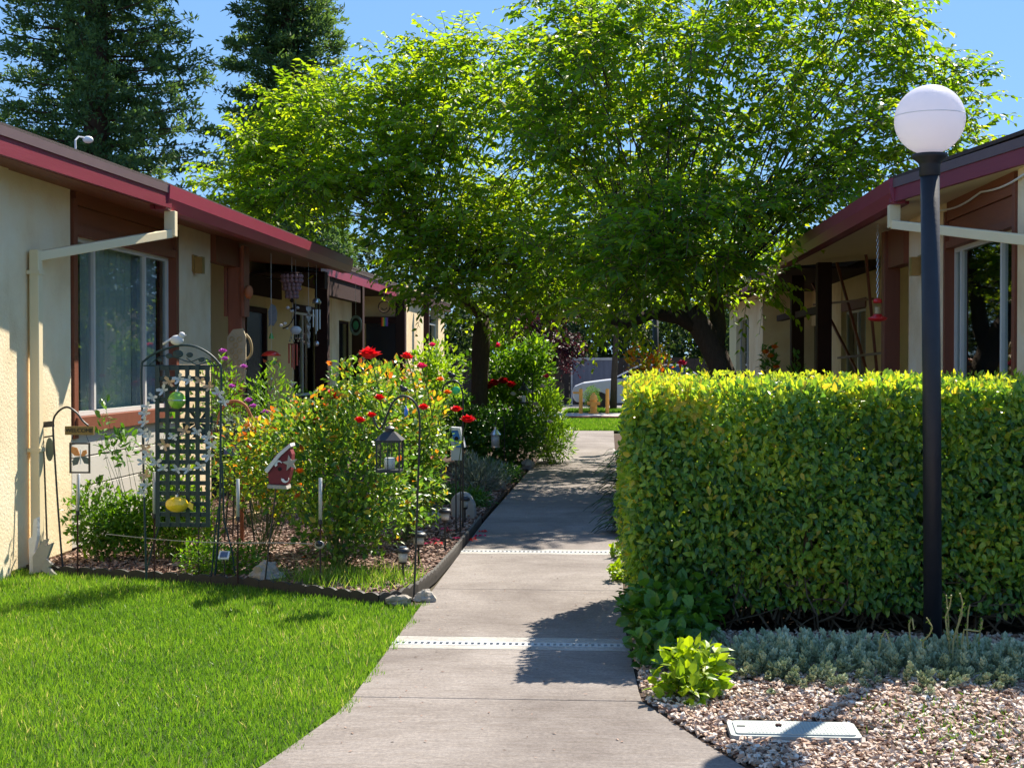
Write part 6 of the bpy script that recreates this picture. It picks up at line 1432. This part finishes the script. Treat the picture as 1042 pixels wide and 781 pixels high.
# wooden carved + fish
t, c = hang('hanging_fish', 276, 309, 'grey carved fish with green bell hanging before the porch door', 'ornament', -4.25)
P = [(0, 0), (4, 2), (6, 9), (5.5, 17), (2, 23), (-1, 21), (-3, 24), (-2.5, 17), (-3.5, 8)]; MB().prism([c + V(s(a), 0, -s(b)) for a, b in P], (0, .02, 0)).build('fish', solid('fish_grey', [(.09, .11, .14), (.28, .31, .34)], 30, .4, .5), t)
MB().tube([c - V(0, 0, s(22)), c - V(0, 0, s(30))], .002, 4).lathe(c - V(0, 0, s(36)), [(s(2.8), 0), (s(2), s(3)), (s(.8), s(6))], 10).build('bell', solid('bell_green', [(.10, .45, .08)], 5, .2, .6), t)
# red winged bird spinner
t, c = hang('hummingbird_spinner', 276, 357, 'red canopy spinner with a small bright hummingbird hanging before the porch door', 'spinner', -4.2); redg = solid('red_glass', [(.65, .02, .02), (.85, .08, .05)], 10, .15, .6)
MB().lathe(c - V(0, 0, s(5)), [(s(10.5), 0), (s(8), s(3)), (s(4), s(5)), (s(1), s(5.5))], 18).build('canopy', redg, t, smooth=True)
b2_ = c - V(0, 0, s(12)); MB().ball(b2_, s(3.2), 12, 8, (1.9, .8, .8)).build('body', solid('bird_teal', [(.03, .35, .25), (.35, .5, .05)], 30, .2, .6), t, smooth=True)
MB().prism([b2_ + V(s(2), 0, s(1)), b2_ + V(s(10), 0, s(3)), b2_ + V(s(3), 0, -s(1))], (0, .006, 0)).build('wing', M['terracotta'], t); MB().prism([b2_ + V(-s(2), 0, s(1)), b2_ + V(-s(9), 0, s(4)), b2_ + V(-s(8), 0, 0)], (0, .006, 0)).build('wing', M['terracotta'], t)
MB().tube([b2_ - V(0, 0, s(3)), b2_ - V(0, 0, s(36))], .002, 4).ball(b2_ - V(0, 0, s(17)), s(1.5), 8, 5).ball(b2_ - V(0, 0, s(27)), s(1.8), 8, 5, (1.6, .6, .6)).ball(b2_ - V(0, 0, s(34)), s(1.5), 8, 5).build('drops', M['silver'], t)
# white round snowy ball
t, c = hang('white_shell_ornament', 301, 331, 'white scalloped shell ornament with dangling beads under the left eave', 'ornament', -4.15)
MB().ball(c - V(0, 0, s(5)), s(5.2), 18, 10, (1.15, .6, .85)).build('shell', M['white'], t, smooth=True); mb = MB()
for k in range(-3, 4): mb.tube([c + V(s(k * 1.7), 0, -s(8)), c + V(s(k * 2.1), 0, -s(12 + (k % 2) * 3))], .003, 4).ball(c + V(s(k * 2.1), 0, -s(13 + (k % 2) * 3)), s(1.1), 6, 4)
mb.build('beads', M['silver'], t)
# red tube chime
t, c = hang('wind_chime', 298, 350, 'wind chime of thin red tubes low under the left eave', top=2.5); mb = MB()
for k, L_ in enumerate((20, 24, 26, 22)): p = c + V(s(-4 + 2.6 * k), .03 * (k % 2), 0); mb.tube([p, p - V(0, 0, s(L_))], s(.9), 6)
mb.build('tubes', solid('coral_tube', [(.55, .09, .06)], 5, .3, .5), t); MB().tube([c + V(-s(5), 0, 0), c + V(s(5), 0, 0)], .008, 5).build('bar', M['brown'], t)
MB().tube([c, c - V(0, 0, s(38))], .002, 4).prism([c + V(-s(2.5), 0, -s(36)), c + V(s(.5), 0, -s(40)), c + V(-s(1), 0, -s(44))], (0, .006, 0)).prism([c + V(s(.5), 0, -s(39)), c + V(s(3), 0, -s(40)), c + V(s(1), 0, -s(42))], (0, .006, 0)).build('tail', M['white'], t)
# spiral
t, c = hang('spiral_spinner', 314, 313, 'long pale twisted spiral spinner under the left eave', 'spinner'); mb = MB()
for k in range(26):
    a_ = k * .55; z = -s(1.6) * k; r = s(2.6) * (1 - .02 * k); mb.bar(c + V(r * math.cos(a_), r * math.sin(a_), z), c + V(-r * math.cos(a_), -r * math.sin(a_), z), .012, .028)
mb.build('spiral', solid('spiral_pearl', [(.35, .33, .31), (.70, .66, .60)], 50, .25, .6), t)
# silver chime
t, c = hang('wind_chime', 322, 303, 'silver tube wind chime with domed top beside the dark porch post'); MB().lathe(c - V(0, 0, s(6)), [(s(4.8), 0), (s(4.6), s(2)), (s(3), s(5)), (s(1), s(6))], 18).build('dome', M['silver'], t, smooth=True); mb = MB()
for k, L_ in enumerate((20, 25, 18, 22)): a_ = k * 1.57 + .4; p = c + V(s(3.4) * math.cos(a_), s(3.4) * math.sin(a_), -s(12)); mb.tube([p, p - V(0, 0, s(L_))], s(.9), 7); mb.tube([p, c - V(0, 0, s(6)) + (p - c) * V(1, 1, 0)], .002, 4)
mb.build('tubes', M['silver'], t); MB().tube([c - V(0, 0, s(6)), c - V(0, 0, s(46))], .002, 4).ball(c - V(0, 0, s(47)), s(2.8), 12, 8, (1, .4, 1)).build('striker', M['silver'], t)
# oval rainbow spinner
t, c = hang('oval_spinner', 362, 320, 'oval peacock blue ring spinner hanging near the second porch post', 'spinner', -4.3)
for r0, r1, mt in ((5.2, 7.2, 'disc_teal'), (3.2, 5.1, 'tile_blue'), (.5, 3.1, 'tile_green')):
    mb = MB(); a_ = np.linspace(0, 6.283, 25)[:-1]; vs = [c + V(s(r * .9) * math.cos(q), 0, -s(11) + s(r * 1.45) * math.sin(q)) for r in (r0, r1) for q in a_]; vs += [v + V(0, .012, 0) for v in vs]; fs = []
    for i in range(24): j = (i + 1) % 24; fs += [(i, j, 24 + j, 24 + i), (48 + i, 72 + i, 72 + j, 48 + j), (24 + i, 24 + j, 72 + j, 72 + i), (i, 48 + i, 48 + j, j)]
    mb.add(vs, fs).build('ring', bpy.data.materials[mt] if r0 != 3.2 else M['inside'], t)
# smiling sun catcher with rainbow ribbons
t, c = hang('sun_catcher', 391, 306, 'round wire sun face with small rainbow ribbons by the far porch', 'sun catcher', -4.3, 2.97)
k_ = c[1] / F; MB().tube([c + V(6 * k_ * math.cos(q), 0, -6 * k_ + 6 * k_ * math.sin(q)) for q in np.linspace(0, 6.283, 20)], .012, 5, False).tube([c + V(3 * k_ * math.cos(q), 0, -6 * k_ + 3 * k_ * math.sin(q)) for q in np.linspace(3.5, 5.9, 8)], .008, 5).build('face', M['brown_dark'], t)
for i, cc in enumerate(((.5, .03, .03), (.7, .35, .03), (.10, .4, .08), (.04, .12, .5), (.15, .04, .3))): MB().box((c[0] + (-3.2 + i * 1.4) * k_, c[1] - .005, c[2] - 26 * k_), (c[0] + (-2.0 + i * 1.4) * k_, c[1] + .005, c[2] - 17 * k_)).build('ribbon', solid('ribbon_%d' % i, [cc], 5, .6, .3), t)
# ================================================================== PETALS, fallen leaves on the path
petal_px = [(481, 550), (489, 546), (493, 541), (441, 552), (446, 556), (436, 556), (457, 543), (463, 551), (405, 552), (455, 541)]
for i, (px, py) in enumerate(petal_px):
    g_ = gZ(px, py); g_[2] = .006 if i < 3 else .03; n = 5
    o = scatter('fallen_petals', g_ + rng.normal(0, .02, (n, 3)) * V(1, 1, 0) + V(0, 0, .004), nrm(rng.normal(0, 1, (n, 3)) * V(1, 1, .15)), nrm(V(0, 0, 1) + rng.normal(0, .3, (n, 3))), .04, .035, rng.random(n), M['rose_pink'] if i % 2 else M['rose'], None, 'leaf')
    tag(o, 'fallen red rose petals lying on the ground at the path side of the bed', 'petals', 'fallen rose petals')
n = 220; P = np.c_[rng.uniform(-1.2, .1, n), rng.uniform(5.4, 16, n), np.full(n, .004)]; P[:30, 0] = np.where(rng.random(30) < .6, -1.17 + rng.exponential(.04, 30), .07 - rng.exponential(.04, 30))
tag(scatter('leaf_litter', P, nrm(rng.normal(0, 1, (n, 3)) * V(1, 1, .1)), nrm(V(0, 0, 1) + rng.normal(0, .25, (n, 3))), rng.uniform(.006, .03, n), rng.uniform(.005, .013, n), rng.random(n), mulch, None, 'kite'), kind='stuff')
